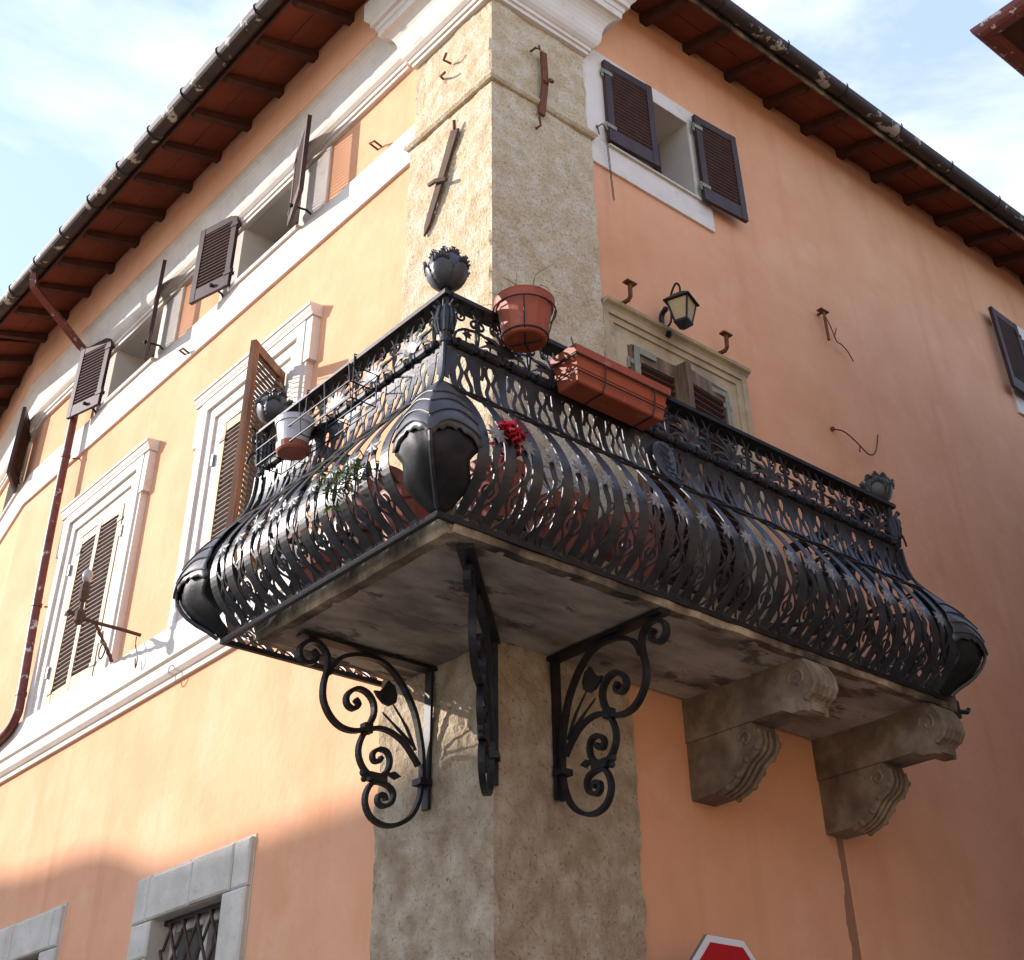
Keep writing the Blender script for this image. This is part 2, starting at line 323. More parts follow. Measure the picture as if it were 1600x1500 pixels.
for fr, hs in ((FL, HU+HL+HG), (FR, HW+HD), (FB, [UB])):
    for h in hs:
        dep = 0.34 if h in HU+HW+[UB] else 0.16
        obj('window_reveal', reveal(fr, *h, dep), 'grey_stone' if h in HG else 'plaster', house)
        mb = MB(); g = 0.004; uu0, uu1, z0, z1 = h
        w = obj('window', mb.box(fr, uu0-0.02, uu1+0.02, -dep-0.03, -dep, z0-0.02, z1+0.02), 'glass', house)
        mb = MB(); c = (uu0+uu1)/2
        for a, b in ((uu0, uu0+0.06), (c-0.04, c+0.04), (uu1-0.06, uu1)): mb.box(fr, a+g, b-g, -dep+0.002, -dep+0.035, z0+g, z1-g)
        mb.box(fr, uu0+0.06, uu1-0.06, -dep+0.004, -dep+0.03, z0+g, z0+0.07); mb.box(fr, uu0+0.06, uu1-0.06, -dep+0.004, -dep+0.03, z1-0.07, z1-g)
        obj('window_frame', mb, 'brown_paint' if h in HU+HW+[UB] else 'grey_wood', w)

# pilaster: three courses of rough stone, wrapped round the corner
def pilaster_course(z0, z1, out, matn, lab, step=0.03, amp=0.012, lw=0.95, rw=0.945, taper=0.0):
    path = subdivide([(rw, 0.07), (rw, -out), (-out, -out), (-out, lw), (0.07, lw)], step)
    rows = []; nz = max(2, int((z1-z0)/step)); ml = mitre(path)
    m = MB()
    for k in range(nz+1):
        z = z0+(z1-z0)*k/nz; r = []
        for p, mm in ml:
            q = Vector((p.x*1.0, p.y, z)); n_ = noise.fractal(q*4.0, 1.0, 2.0, 5)*amp+noise.noise(q*1.3)*amp*0.7
            e = -abs(noise.noise(q*23.0))*amp*0.9
            if abs(p.x+out) < 1e-6 and abs(p.y+out) < 1e-6: e -= 0.004+max(0, noise.noise(Vector((1.7, 2.2, z*5)))-0.1)*0.05
            if k in (0, nz): e -= 0.006
            d = n_+e
            v = mm.normalized()
            r.append((p.x+v.x*d, p.y+v.y*d, z))
        rows.append(r)
    m.sweep(rows, closed=False)
    m.f.append(tuple(range(len(rows[0])))); o = len(rows[0])*nz; m.f.append(tuple(range(o, o+len(rows[0]))))
    p = obj('pilaster_stone', m, matn, house, smooth=False); 
    return p
pilaster_course(8.17, 8.99, -0.012, 'travertine', None, lw=0.93, rw=0.925)
pilaster_course(4.14, 8.105, 0.0, 'travertine', None)
pilaster_course(2.42, 4.14, 0.0, 'lower_stone', None, amp=0.02, lw=0.96, rw=0.955)
pilaster_course(0.0, 2.415, 0.012, 'lower_stone', None, amp=0.018, lw=0.97, rw=0.965)
mb = MB(); path_sweep(mb, subdivide([(0.95, 0.06), (0.95, 0), (0, 0), (0, 0.955), (0.06, 0.955)], 0.12), [(-0.02, 8.10), (0.016, 8.105), (0.032, 8.125), (0.033, 8.145), (0.02, 8.165), (-0.02, 8.172)])
obj('astragal', mb, 'travertine', house)

# cornice: fillets, cove, wide cavetto, fascia; on the pilaster it breaks forward and turns the corner
cav = [(0.10+0.12*(1-math.cos(a)), 9.155+0.205*math.sin(a)) for a in [math.pi/2*i/7 for i in range(8)]]
prof = [(-0.03, 8.975), (0.018, 8.975), (0.02, 9.012), (0.036, 9.014), (0.04, 9.045), (0.05, 9.05), (0.075, 9.075), (0.092, 9.11), (0.098, 9.15)]+cav
capital = prof+[(0.225, 9.42), (0.235, 9.425), (0.245, 9.47), (0.27, 9.475), (0.275, 9.52), (0.31, 9.56), (0.315, 9.75), (-0.03, 9.75)]
mb = MB(); path_sweep(mb, [(0.93, 0.08), (0.93, 0), (0, 0), (0, 0.93), (0.08, 0.93)], capital); obj('cornice', mb, 'cream', house)
wp = [(0.03, 1.05), (0.03, YB), (0.03+BD[0]*14, YB+BD[1]*14)]
mb = MB(); path_sweep(mb, wp, [(d, z+0.10) for d, z in prof]+[(0.212, 9.462), (-0.03, 9.462)]); obj('cornice', mb, 'cream', house)
mb = MB(); path_sweep(mb, [(0.03, 1.12), (0.03, YB), (0.03+BD[0]*14, YB+BD[1]*14)], [(-0.03, 9.464), (0.224, 9.464), (0.228, 10.2), (-0.03, 10.2)]); obj('fascia', mb, 'stucco', house)
# string course and upper band
sc = [(-0.03, 4.90), (0.03, 4.90), (0.032, 4.935), (0.045, 4.94), (0.07, 4.965), (0.075, 5.0), (0.065, 5.035), (0.06, 5.055), (0.085, 5.065), (0.088, 5.315), (-0.03, 5.32)]
mb = MB(); path_sweep(mb, [(0.05, 0.9), (0.05, YB), (0.05+BD[0]*14, YB+BD[1]*14)], sc); obj('string_course', mb, 'cream', house)
mb = MB(); path_sweep(mb, [(0.05, 0.9), (0.05, YB), (0.05+BD[0]*14, YB+BD[1]*14)], [(-0.03, 8.03), (0.028, 8.03), (0.03, 8.385), (-0.03, 8.39)]); obj('string_course', mb, 'cream', house)

# shutters -----------------------------------------------------------------
def shutter(hinge, ang_dir, w, z0, z1, frame_m, slat_m, pitch=0.038, hingem='brown_paint', slant=1, th=0.036, rail=(0.075, 0.13), label=None):
    """hinge (x,y); ang_dir = plan direction of the leaf from the hinge; slats as one joined set"""
    a = Vector((ang_dir[0], ang_dir[1], 0)).normalized(); n = Vector((-a.y, a.x, 0)); H = Vector((hinge[0], hinge[1], 0))
    fr = lambda u, d, z: tuple(H+a*u+n*d+Vector((0, 0, z)))
    st = 0.062
    mb = MB(); mb.box(fr, 0, st, -th/2, th/2, z0, z1); mb.box(fr, w-st, w, -th/2, th/2, z0, z1)
    mb.box(fr, st, w-st, -th/2+0.003, th/2-0.003, z0, z0+rail[1]); mb.box(fr, st, w-st, -th/2+0.003, th/2-0.003, z1-rail[0], z1)
    s = obj('shutter', mb, frame_m, house, label=label)
    if slant in (1, -1): slant = -1 if (Vector((-3.94, -4.79, 0))-H).dot(n) > 0 else 1
    else: slant = 0.6 if (Vector((-3.94, -4.79, 0))-H).dot(n) > 0 else -0.6
    mb = MB(); z = z0+rail[1]+0.008
    while z < z1-rail[0]-0.012:
        b0, b1 = -th/2+0.005, th/2-0.005; dz = 0.026*slant
        mb.hexa([fr(st, b0, z+max(dz, 0)), fr(w-st, b0, z+max(dz, 0)), fr(w-st, b1, z-min(dz, 0)), fr(st, b1, z-min(dz, 0)),
                 fr(st, b0, z+max(dz, 0)+0.007), fr(w-st, b0, z+max(dz, 0)+0.007), fr(w-st, b1, z-min(dz, 0)+0.007), fr(st, b1, z-min(dz, 0)+0.007)]); z += pitch
    obj('slats', mb, slat_m, s, kind='stuff')
    for zz in (z0+0.14, z1-0.14):
        mb = MB(); mb.box(fr, -0.02, 0.07, -th/2-0.006, -th/2-0.001, zz-0.018, zz+0.018); mb.box(fr, -0.02, 0.07, th/2+0.001, th/2+0.006, zz-0.018, zz+0.018)
        mb.tube([fr(-0.012, 0, zz-0.04), fr(-0.012, 0, zz+0.04)], 0.012, 8); obj('hinge', mb, hingem, s)
    return s, fr
def stay(fr, w, z):     # iron stay on the bottom rail
    pass
for (u0, u1, z0, z1) in HU:
    a1 = math.radians(21)
    s, fr = shutter((-0.045, u0+0.0), (-math.sin(a1), -math.cos(a1)), 0.50, 8.40, 9.23, 'brown_paint', 'slat_brown', slant=-1)
    mb = MB(); mb.tube([fr(0.2, -0.03, 8.47), fr(0.2, 0.10, 8.455), fr(0.2, 0.14, 8.42)], 0.010, 6); mb.ball(fr(0.2, -0.03, 8.47), 0.02); obj('stay', mb, 'wire', s)
    s, fr = shutter((-0.03, u1), (-math.sin(a1*0.7), math.cos(a1*0.7)), 0.48, 8.40, 9.23, 'brown_paint', 'slat_brown', slant=1)
    mb = MB(); mb.tube([fr(0.2, 0.03, 8.47), fr(0.2, -0.10, 8.455), fr(0.2, -0.14, 8.42)], 0.010, 6); mb.ball(fr(0.2, 0.03, 8.47), 0.02); obj('stay', mb, 'wire', s)
    mb = MB(); mb.box(FL, u0-0.05, u1+0.05, -0.30, 0.055, 8.388, 8.43); obj('sill', mb, 'cream', house)
    mb = MB(); mb.box(FL, u0-0.42, u0-0.36, 0.001, 0.022, 8.39, 9.07); mb.box(FL, u0-0.362, u0-0.002, 0.0008, 0.012, 8.392, 9.065); obj('window_surround', mb, 'cream', house)
    mb = MB(); mb.box(FL, u1+0.002, u1+0.3, 0.001, 0.012, 8.39, 9.065); obj('window_surround', mb, 'cream', house)
h = FB(UB[0], 0.05, 0); shutter((h[0], h[1]), (-BD[1]*0.42-BD[0], -BD[1]+BD[0]*0.42), 0.48, 8.40, 9.23, 'brown_paint', 'slat_brown', slant=-1)
mb = MB(); mb.box(FB, UB[0]-0.05, UB[1]+0.05, -0.3, 0.055, 8.388, 8.43); obj('sill', mb, 'cream', house)
# first floor windows on the sunny side: eared architraves
for k, (u0, u1, z0, z1) in enumerate(HL):
    mb = MB(); z0 = 5.322
    a0, a1 = u0-0.33, u1+0.33
    def jamb_steps(mb):
        for s0, s1, d in ((0.0, 0.12, 0.03), (0.12, 0.225, 0.052), (0.225, 0.325, 0.078)):
            mb.box(FL, u0-s1, u0-s0, 0.0, d, z0, z1+s1); mb.box(FL, u1+s0, u1+s1, 0.0, d, z0, z1+s1)
            mb.box(FL, u0-s0, u1+s0, 0.0, d, z1+s0, z1+s1)
    jamb_steps(mb); sr = obj('window_surround', mb, 'cream', house)
    for sg, e in ((-1, u0-0.325), (1, u1+0.325)):
        mb = MB(); mb.box(FL, min(e, e+sg*0.09), max(e, e+sg*0.09), 0, 0.07, z1-0.06, z1+0.325); mb.box(FL, min(e, e+sg*0.045), max(e, e+sg*0.045), 0, 0.06, z0, z1-0.058)
        obj('ear', mb, 'cream', sr)
    mb = MB(); u_0, u_1 = u0-0.43, u1+0.43
    pr = [(-0.01, z1+0.327), (0.085, z1+0.327), (0.09, z1+0.35), (0.10, z1+0.365), (0.108, z1+0.395), (0.118, z1+0.40), (0.118, z1+0.425), (-0.01, z1+0.44)]
    mb.sweep([[FL(u_0, d, z) for d, z in pr], [FL(u_1, d, z) for d, z in pr]]); obj('crown', mb, 'cream', sr)
    for (p, q) in ((u0-0.06, z0+0.35), (u0-0.06, z1-0.3), (u1+0.06, z0+0.35), (u1+0.06, z1-0.3)):
        mb = MB(); mb.box(FL, p-0.012, p+0.012, 0.03, 0.055, q-0.05, q+0.05); obj('hinge_plate', mb, 'grey_metal', sr)
    lw = (u1-u0)/2-0.006
    if k == 0:
        shutter((0.035, u1-0.004), (0.03, -1), lw, 5.335, 6.91, 'pale_wood', 'slat_wood', slant=1, pitch=0.042)
        s, fr = shutter((0.0, u0-0.02), (-0.85, -0.53), lw+0.03, 5.335, 6.93, 'wood', 'slat_wood', slant=2, pitch=0.042, hingem='hinge', th=0.045)
    else:
        shutter((0.04, u1-0.004), (0, -1), lw, 5.335, 6.91, 'pale_wood', 'slat_wood', slant=1, pitch=0.042)
        shutter((0.03, u0+0.004), (-0.06, 1), lw, 5.335, 6.91, 'pale_wood', 'slat_wood', slant=-1, pitch=0.042)
# ground floor windows: stone blocks and a diagonal grille
for k, (u0, u1, z0, z1) in enumerate(HG):
    t = 0.27; dd = 0.035
    first = None
    blocks = []
    cuts = [u0-t, u0-t+0.19, u0+0.42, u1+0.08, u1+t] if k == 0 else [u0-t, u0-t+0.12, u0+0.55, u1+t]
    for a, b in zip(cuts, cuts[1:]): blocks.append((a+0.004, b-0.004, z1+0.002, z1+t-0.012*random.random()))
    zz = z1-0.002; hh = [0.55, 0.4, 0.3]
    for i, h in enumerate(hh): blocks.append((u0-t, u0-0.001, zz-h+0.008, zz)); zz -= h
    zz = z1-0.002; hh = [0.22, 0.35, 0.5]
    for i, h in enumerate(hh): blocks.append((u1+0.001, u1+t-0.02*random.random(), zz-h+0.008, zz)); zz -= h
    mb = MB(); mb.box(FL, u0-t-0.01, u0-0.002, -0.02, 0.006, 2.0, z1); mb.box(FL, u1+0.002, u1+t+0.01, -0.02, 0.006, 2.0, z1); mb.box(FL, u0-t-0.01, u1+t+0.01, -0.02, 0.006, z1+0.001, z1+t+0.01)
    sr = obj('window_surround', mb, 'grey_stone', house)
    for (a, b, c, d) in blocks:
        mb = MB(); pr = dd+random.uniform(-0.006, 0.008)
        cs = []
        for (uu, z) in ((a, c), (b, c), (b, d), (a, d)): cs.append((uu+random.uniform(-.004, .004), z+random.uniform(-.004, .004)))
        ins = [(uu+(0.012 if i in (0, 3) else -0.012), z+(0.012 if i < 2 else -0.012)) for i, (uu, z) in enumerate(cs)]
        mb.sweep([[FL(uu, 0.004, z) for uu, z in cs], [FL(uu, pr-0.01, z) for uu, z in cs], [FL(uu, pr, z) for uu, z in ins]])
        obj('stone_block', mb, 'grey_stone', sr)
    mb = MB(); mb.box(FL, u0+0.001, u1-0.001, -0.09, -0.07, z1-0.03, z1-0.003); gr = obj('window_grille', mb, 'iron', house)
    for sg in (1, -1):
        for i in range(-4, 9):
            c = u0+i*0.17
            pts = []
            # line u = c + sg*(z - 2.3) * 0.62 clipped to the opening
            for zq in [2.3+j*0.02 for j in range(int((z1-2.3)/0.02))]:
                uq = c+0.3+sg*(zq-2.75)*0.62
                if u0 <= uq <= u1: pts.append((uq, zq))
            if len(pts) > 3:
                d = -0.065 if sg > 0 else -0.085
                mb = MB(); mb.tube([FL(pts[0][0], d, pts[0][1]), FL(pts[-1][0], d, pts[-1][1])], 0.011, 6); obj('bar', mb, 'dark_rust', gr)
# right side: attic windows with flat white surround
def flat_surround(u0, u1, z0, z1, l, r, t, b):
    mb = MB(); d = 0.022
    mb.box(FR, u0-l, u0, 0, d, z0-b, z1+t); mb.box(FR, u1, u1+r, 0, d, z0-b, z1+t); mb.box(FR, u0, u1, 0, d, z1, z1+t); mb.box(FR, u0, u1, 0, d, z0-b, z0)
    return obj('window_surround', mb, 'cream', house)
flat_surround(1.16, 2.10, 8.18, 9.00, 0.23, 0.17, 0.16, 0.25)
flat_surround(6.86, 7.80, 8.18, 9.00, 0.36, 0.2, 0.16, 0.25)
mb = MB(); mb.box(FR, 1.145, 2.13, -0.3, 0.045, 8.166, 8.184); obj('sill', mb, 'grey_stone', house)
mb = MB(); mb.box(FR, 6.84, 7.83, -0.3, 0.045, 8.166, 8.184); obj('sill', mb, 'grey_stone', house)
s, fr = shutter((1.13, 0.005), (1, -0.05), 0.50, 8.20, 9.06, 'brown_paint', 'slat_brown', hingem='hinge', slant=1)
s, fr = shutter((2.125, -0.02), (1.0, -0.06), 0.47, 8.15, 9.07, 'brown_paint', 'slat_brown', hingem='hinge', slant=-1)
s, fr = shutter((6.84, -0.02), (-1, -0.05), 0.49, 8.13, 9.06, 'brown_paint', 'slat_brown', slant=1)
s, fr = shutter((7.80, 0.0), (0.95, -0.26), 0.48, 8.20, 9.06, 'brown_paint', 'slat_brown', slant=1)
# balcony door surround and its leaves
mb = MB()
for s0, s1, d in ((0.0, 0.13, 0.02), (0.13, 0.185, 0.034), (0.185, 0.235, 0.05)):
    mb.box(FR, 1.18-s1, 1.18-s0, 0.0, d, 4.2, 6.40+s1*0.9); mb.box(FR, 2.12+s0, 2.12+s1, 0.0, d, 4.2, 6.40+s1*0.9); mb.box(FR, 1.18-s0, 2.12+s0, 0.0, d, 6.40+s0*0.9, 6.40+s1*0.9)
ds = obj('door_surround', mb, 'door_stone', house)
mb = MB(); pr = [(-0.01, 6.613), (0.05, 6.613), (0.06, 6.628), (0.085, 6.64), (0.09, 6.662), (-0.01, 6.675)]
mb.sweep([[FR(0.955, d, z) for d, z in pr], [FR(2.375, d, z) for d, z in pr]]); obj('crown', mb, 'door_stone', ds)
s, fr = shutter((1.185, 0.02), (1, 0), 0.46, 4.24, 6.39, 'door_wood', 'slat_brown', pitch=0.05, hingem='hinge', th=0.045, rail=(0.11, 0.14))
s, fr = shutter((2.115, 0.02), (-1, -0.10), 0.47, 4.24, 6.39, 'door_wood', 'slat_brown', pitch=0.05, hingem='hinge', slant=-1, th=0.045, rail=(0.11, 0.14))
mb = MB(); mb.box(fr, 0.45, 0.50, -0.045, 0.05, 4.24, 6.40); obj('meeting_stile', mb, 'door_wood', s)
mb = MB(); mb.box(FR, 1.19, 1.24, 0.06, 0.068, 6.10, 6.38); mb.box(FR, 1.19, 1.40, 0.06, 0.067, 6.33, 6.38); obj('hinge_plate', mb, 'hinge', ds)
mb = MB(); mb.box(FR, 2.07, 2.11, 0.06, 0.068, 6.05, 6.36); mb.box(FR, 1.90, 2.11, 0.06, 0.067, 6.32, 6.36); obj('hinge_plate', mb, 'hinge', ds)

# eaves ----------------------------------------------------------------------
SL = 0.34
mb = MB()
rp = [(14, 0.05), (0.0, 0.05)]
# roof: soffit boards per bay, rafters, gutters
mb = MB()
mb.hexa([(-0.86, -0.50, 9.93), (16, -0.50, 9.93), (16, 6, 12.14), (5.64, 6, 12.14), (-0.86, -0.50, 9.99), (16, -0.50, 9.99), (16, 6, 12.2), (5.64, 6, 12.2)])
mb.hexa([(-0.86, -0.50, 9.93), (5.64, 6, 12.14), (5.64, YB+5, 12.14), (-0.86, YB, 9.93), (-0.86, -0.50, 9.99), (5.64, 6, 12.2), (5.64, YB+5, 12.2), (-0.86, YB, 9.99)])
eB0 = FB(0, 0.91, 9.93); eB1 = FB(14, 0.91, 9.93)
mb.hexa([eB0, (5.64, YB, 12.14), (8, YB+14, 12.14), eB1, FB(0, 0.91, 9.99), (5.64, YB, 12.2), (8, YB+14, 12.2), FB(14, 0.91, 9.99)])
roof = obj('roof', mb, 'tile', house)
def eave(fr, u0, u1, din, dout, zin, n_off, spacing, firstu):
    """rafters and boards between depth din (at the wall) and dout (at the gutter)"""
    drop = SL*(dout-din); k = 0; u = firstu; us = []
    while u < u1: us.append(u); u += spacing
    for i, u in enumerate(us):
        w = 0.036+random.uniform(-0.004, 0.004)
        c0, c1 = zin-0.015, zin-0.015-drop
        mb = MB(); h = 0.092+random.uniform(-0.008, 0.008)
        mb.hexa([fr(u-w, din-0.02, c0-h), fr(u+w, din-0.02, c0-h), fr(u+w, dout-0.08, c1-h+0.05), fr(u-w, dout-0.08, c1-h+0.05),
                 fr(u-w, din-0.02, c0), fr(u+w, din-0.02, c0), fr(u+w, dout-0.02, c1), fr(u-w, dout-0.02, c1)])
        obj('rafter', mb, 'rafter', roof)
    us2 = [u0]+us+[u1]
    for a, b in zip(us2, us2[1:]):
        if b-a < 0.05: continue
        for j in range(2):
            d0 = din-0.02+(dout-din)*j/2+0.003; d1 = din-0.02+(dout-din+0.02)*(j+1)/2-0.003; z0 = zin-SL*(d0-din); z1 = zin-SL*(d1-din)
            lift = 0.006*j+random.uniform(0, 0.004)
            mb = MB(); mb.hexa([fr(a+0.002, d0, z0-0.014+lift), fr(b-0.002, d0, z0-0.014+lift), fr(b-0.002, d1, z1-0.014+lift), fr(a+0.002, d1, z1-0.014+lift),
                                fr(a+0.002, d0, z0+0.01+lift), fr(b-0.002, d0, z0+0.01+lift), fr(b-0.002, d1, z1+0.01+lift), fr(a+0.002, d1, z1+0.01+lift)])
            obj('eave_board', mb, 'board', roof)
eave(FR, 0.0, 12.0, 0.0, 0.52, 10.05, 0, 0.527, 1.18)
eave(FL, 0.0, YB, 0.27, 0.86, 10.05, 0, 0.555, 1.06)
eave(FB, 0.02, 8, 0.27, 0.86, 10.05, 0, 0.555, 0.35)
# gutters (half round) with straps
def gutter_prof(dc, zc, r):
    a = [math.pi+math.pi*i/10 for i in range(11)]
    return [(dc+r*math.cos(t), zc+r*math.sin(t)) for t in a]+[(dc+(r-0.008)*math.cos(t), zc+(r-0.008)*math.sin(t)) for t in reversed(a)]
mb = MB(); path_sweep(mb, [(14, 0.05), (-0.0, 0.05)], gutter_prof(0.60, 9.90, 0.075)); g1 = obj('gutter', mb, 'gutter', roof, smooth=False)
gp = [(0.05, -0.6), (0.05, YB), (0.05+BD[0]*14, YB+BD[1]*14)]
mb = MB(); path_sweep(mb, gp, gutter_prof(0.93, 9.87, 0.08)); g2 = obj('gutter', mb, 'gutter', roof)
mb = MB(); path_sweep(mb, [(14, 0.05), (0.0, 0.05)], [(0.505, 9.80), (0.522, 9.80), (0.522, 9.93), (0.505, 9.93)]); obj('eave_strip', mb, 'slab_edge', roof)
mb = MB(); path_sweep(mb, gp, [(0.825, 9.79), (0.842, 9.79), (0.842, 9.92), (0.825, 9.92)]); obj('eave_strip', mb, 'rafter', roof)
for i in range(11):
    u = 1.3+i*0.62
    mb = MB(); mb.tube([FL(u, 0.93+0.085*math.cos(t), 9.87+0.085*math.sin(t)) for t in [math.pi+math.pi*j/8 for j in range(9)]]+[FL(u, 1.01, 9.89), FL(u, 0.99, 9.92)], 0.007, 5); obj('gutter_strap', mb, 'wire', roof)
for i in range(14):
    u = 1.2+i*0.8
    mb = MB(); mb.tube([FR(u, 0.60+0.08*math.cos(t), 9.90+0.08*math.sin(t)) for t in [math.pi+math.pi*j/8 for j in range(9)]]+[FR(u, 0.675, 9.93)], 0.006, 5); obj('gutter_strap', mb, 'wire', roof)
# downpipe
dp = empty('drainpipe', (0.0, 6.45, 4.6), 'red brown drainpipe with flaking paint running down beside the left windows', 'drainpipe')
pts = [FL(6.40, 0.93, 9.80), FL(6.42, 0.90, 9.66), FL(6.60, 0.22, 9.30), FL(6.60, 0.14, 9.1), FL(6.58, 0.13, 8.3), FL(6.52, 0.13, 7.2), FL(6.42, 0.13, 6.2), FL(6.32, 0.13, 5.5), FL(6.33, 0.13, 5.36), FL(6.45, 0.13, 5.27), FL(6.8, 0.13, 5.2), FL(7.0, 0.13, 5.1), FL(7.05, 0.13, 4.8), FL(7.05, 0.1, 0.0)]
pts2 = pts[:3]+smooth_path(pts[3:], 4)
mb = MB(); mb.tube(pts[:3]+[FL(6.60, 0.16, 9.27)], 0.048, 4); obj('swan_neck', mb, 'pipe', dp)
mb = MB(); mb.tube(smooth_path(pts[3:], 4), 0.042, 12); obj('pipe', mb, 'pipe', dp, smooth=True)
for z, u in ((8.0, 6.565), (6.4, 6.435), (5.55, 6.325)):
    mb = MB(); mb.lathe(FL(u, 0.13, z-0.02), [(0.048, 0), (0.048, 0.035)], 12); mb.cyl(FL(u, 0.06, z), FL(u-0.04, 0.0, z), 0.008); obj('pipe_clip', mb, 'pipe', dp)
# ------------------------------------------------------------------ balcony: slab and corbels
bal = empty('balcony', (0.5, -0.4, 4.08), 'L-shaped stone balcony slab wrapping the house corner on two carved corbels', 'balcony')
XR, YR, XL, YE = 2.61, -0.76, -0.915, 0.90      # railing planes: right end, right side, left side, left end
SB = [(2.80, 0.049), (2.80, -0.82), (-0.91, -0.82), (-0.91, 0.84), (0.0, 0.84)]
def rough_sheet(x0, x1, y0, y1, z, amp, step=0.06):
    m = MB(); nx = max(1, int((x1-x0)/step)); ny = max(1, int((y1-y0)/step)); g = []
    for i in range(nx+1):
        g.append([(x0+(x1-x0)*i/nx, y0+(y1-y0)*j/ny, z+amp*noise.fractal(Vector((x0+(x1-x0)*i/nx, y0+(y1-y0)*j/ny, 3.3))*2.2, 1.0, 2.0, 4)) for j in range(ny+1)])
    m.solid(g, lambda i, j: (0, 0, 0.03)); return m
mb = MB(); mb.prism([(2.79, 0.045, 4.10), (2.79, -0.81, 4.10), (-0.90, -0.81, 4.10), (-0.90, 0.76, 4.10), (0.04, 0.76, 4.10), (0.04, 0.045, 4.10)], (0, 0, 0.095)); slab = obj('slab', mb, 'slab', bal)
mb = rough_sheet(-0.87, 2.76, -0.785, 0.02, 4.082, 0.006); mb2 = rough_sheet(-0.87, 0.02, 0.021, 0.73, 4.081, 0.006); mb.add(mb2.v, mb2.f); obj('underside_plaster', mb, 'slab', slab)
def edge_strip(p0, p1):
    a = Vector((*p0, 0)); b = Vector((*p1, 0)); L = (b-a).length; t = (b-a)/L; n = Vector((-t.y, t.x, 0)); rows = []; k = int(L/0.05)
    for i in range(k+1):
        q = a+t*(L*i/k); e = 0.012*noise.noise(q*9); e2 = 0.014*noise.noise(q*6+Vector((5, 3, 1)))
        rows.append([q+n*(-0.05)+Vector((0, 0, 4.078+e2)), q+n*(0.012+e)+Vector((0, 0, 4.076+e2)), q+n*(0.02+e)+Vector((0, 0, 4.12)), q+n*(0.016)+Vector((0, 0, 4.20)), q+n*(-0.05)+Vector((0, 0, 4.20))])
    m = MB(); m.sweep(rows); return m
for p0, p1 in (((2.79, 0.03), (2.79, -0.80)), ((2.79, -0.81), (-0.89, -0.81)), ((-0.90, -0.80), (-0.90, 0.75)), ((-0.89, 0.76), (0.02, 0.76))):
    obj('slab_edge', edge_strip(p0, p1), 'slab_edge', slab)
CP_top = [(0.06, 4.085), (-0.77, 4.085), (-0.815, 4.05), (-0.85, 3.985), (-0.855, 3.93), (-0.83, 3.895), (-0.80, 3.885), (-0.785, 3.87), (-0.78, 3.81), (-0.70, 3.815), (-0.64, 3.845), (0.06, 3.845)]
CP_low = [(0.06, 3.843), (-0.42, 3.843), (-0.435, 3.80), (-0.44, 3.74), (-0.425, 3.70), (-0.39, 3.672), (-0.345, 3.648), (-0.31, 3.61), (-0.28, 3.575), (-0.245, 3.545), (-0.20, 3.522), (-0.13, 3.502), (0.06, 3.498)]
CP_low = [(y, 3.843-(3.843-z)*0.87) for y, z in CP_low]
for ci, x0 in enumerate((1.41, 2.54)):
    W_ = 0.20
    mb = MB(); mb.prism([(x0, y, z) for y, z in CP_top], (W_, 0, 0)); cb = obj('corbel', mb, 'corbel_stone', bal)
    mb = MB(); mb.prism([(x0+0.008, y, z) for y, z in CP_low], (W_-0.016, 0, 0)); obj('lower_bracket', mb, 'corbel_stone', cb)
    mb = MB(); q = [Vector((0, y, z)) for y, z in CP_low[2:12]]
    for xs in (0.03, 0.08, 0.12, 0.17):
        mb = MB(); mb.tube([Vector((x0+xs, p.y-0.004, p.z-0.004)) for p in q], 0.018 if xs in (0.03, 0.17) else 0.014, 6); obj('flute', mb, 'corbel_stone', cb)
    for xs in (0.0, W_):
        mb = MB(); sp = [(x0+xs, -0.765+(0.062-0.0055*i)*math.cos(0.75*i), 3.975+(0.062-0.0055*i)*math.sin(0.75*i)) for i in range(11)]
        mb.tube(sp, 0.010, 5); obj('volute', mb, 'corbel_stone', cb); mb = MB()
        sp = [(x0+xs, -0.375+(0.05-0.0045*i)*math.cos(0.75*i), 3.765+(0.05-0.0045*i)*math.sin(0.75*i)) for i in range(11)]
        mb.tube(sp, 0.009, 5); obj('volute', mb, 'corbel_stone', cb)
    for i in range(5):
        xs = x0+0.022+i*0.039
        mb = MB(); mb.tube([(xs, y-0.004, z) for y, z in CP_top[1:8]], 0.019, 6); obj('flute', mb, 'corbel_stone', cb)
    mb = MB(); mb.box(lambda u, d, z: (u, d, z), x0+0.045, x0+W_-0.045, -0.80, -0.775, 3.815, 3.87); obj('tablet', mb, 'corbel_stone', cb)
    mb = MB()
    for i in range(9): mb.ball((x0+0.02 if i % 2 else x0+W_-0.02, CP_low[3+i//1 if 3+i < 12 else 11][0]-0.006, CP_low[3+i if 3+i < 12 else 11][1]-0.004), 0.02, 6, 4)
    obj('beading', mb, 'corbel_stone', cb, kind='stuff')

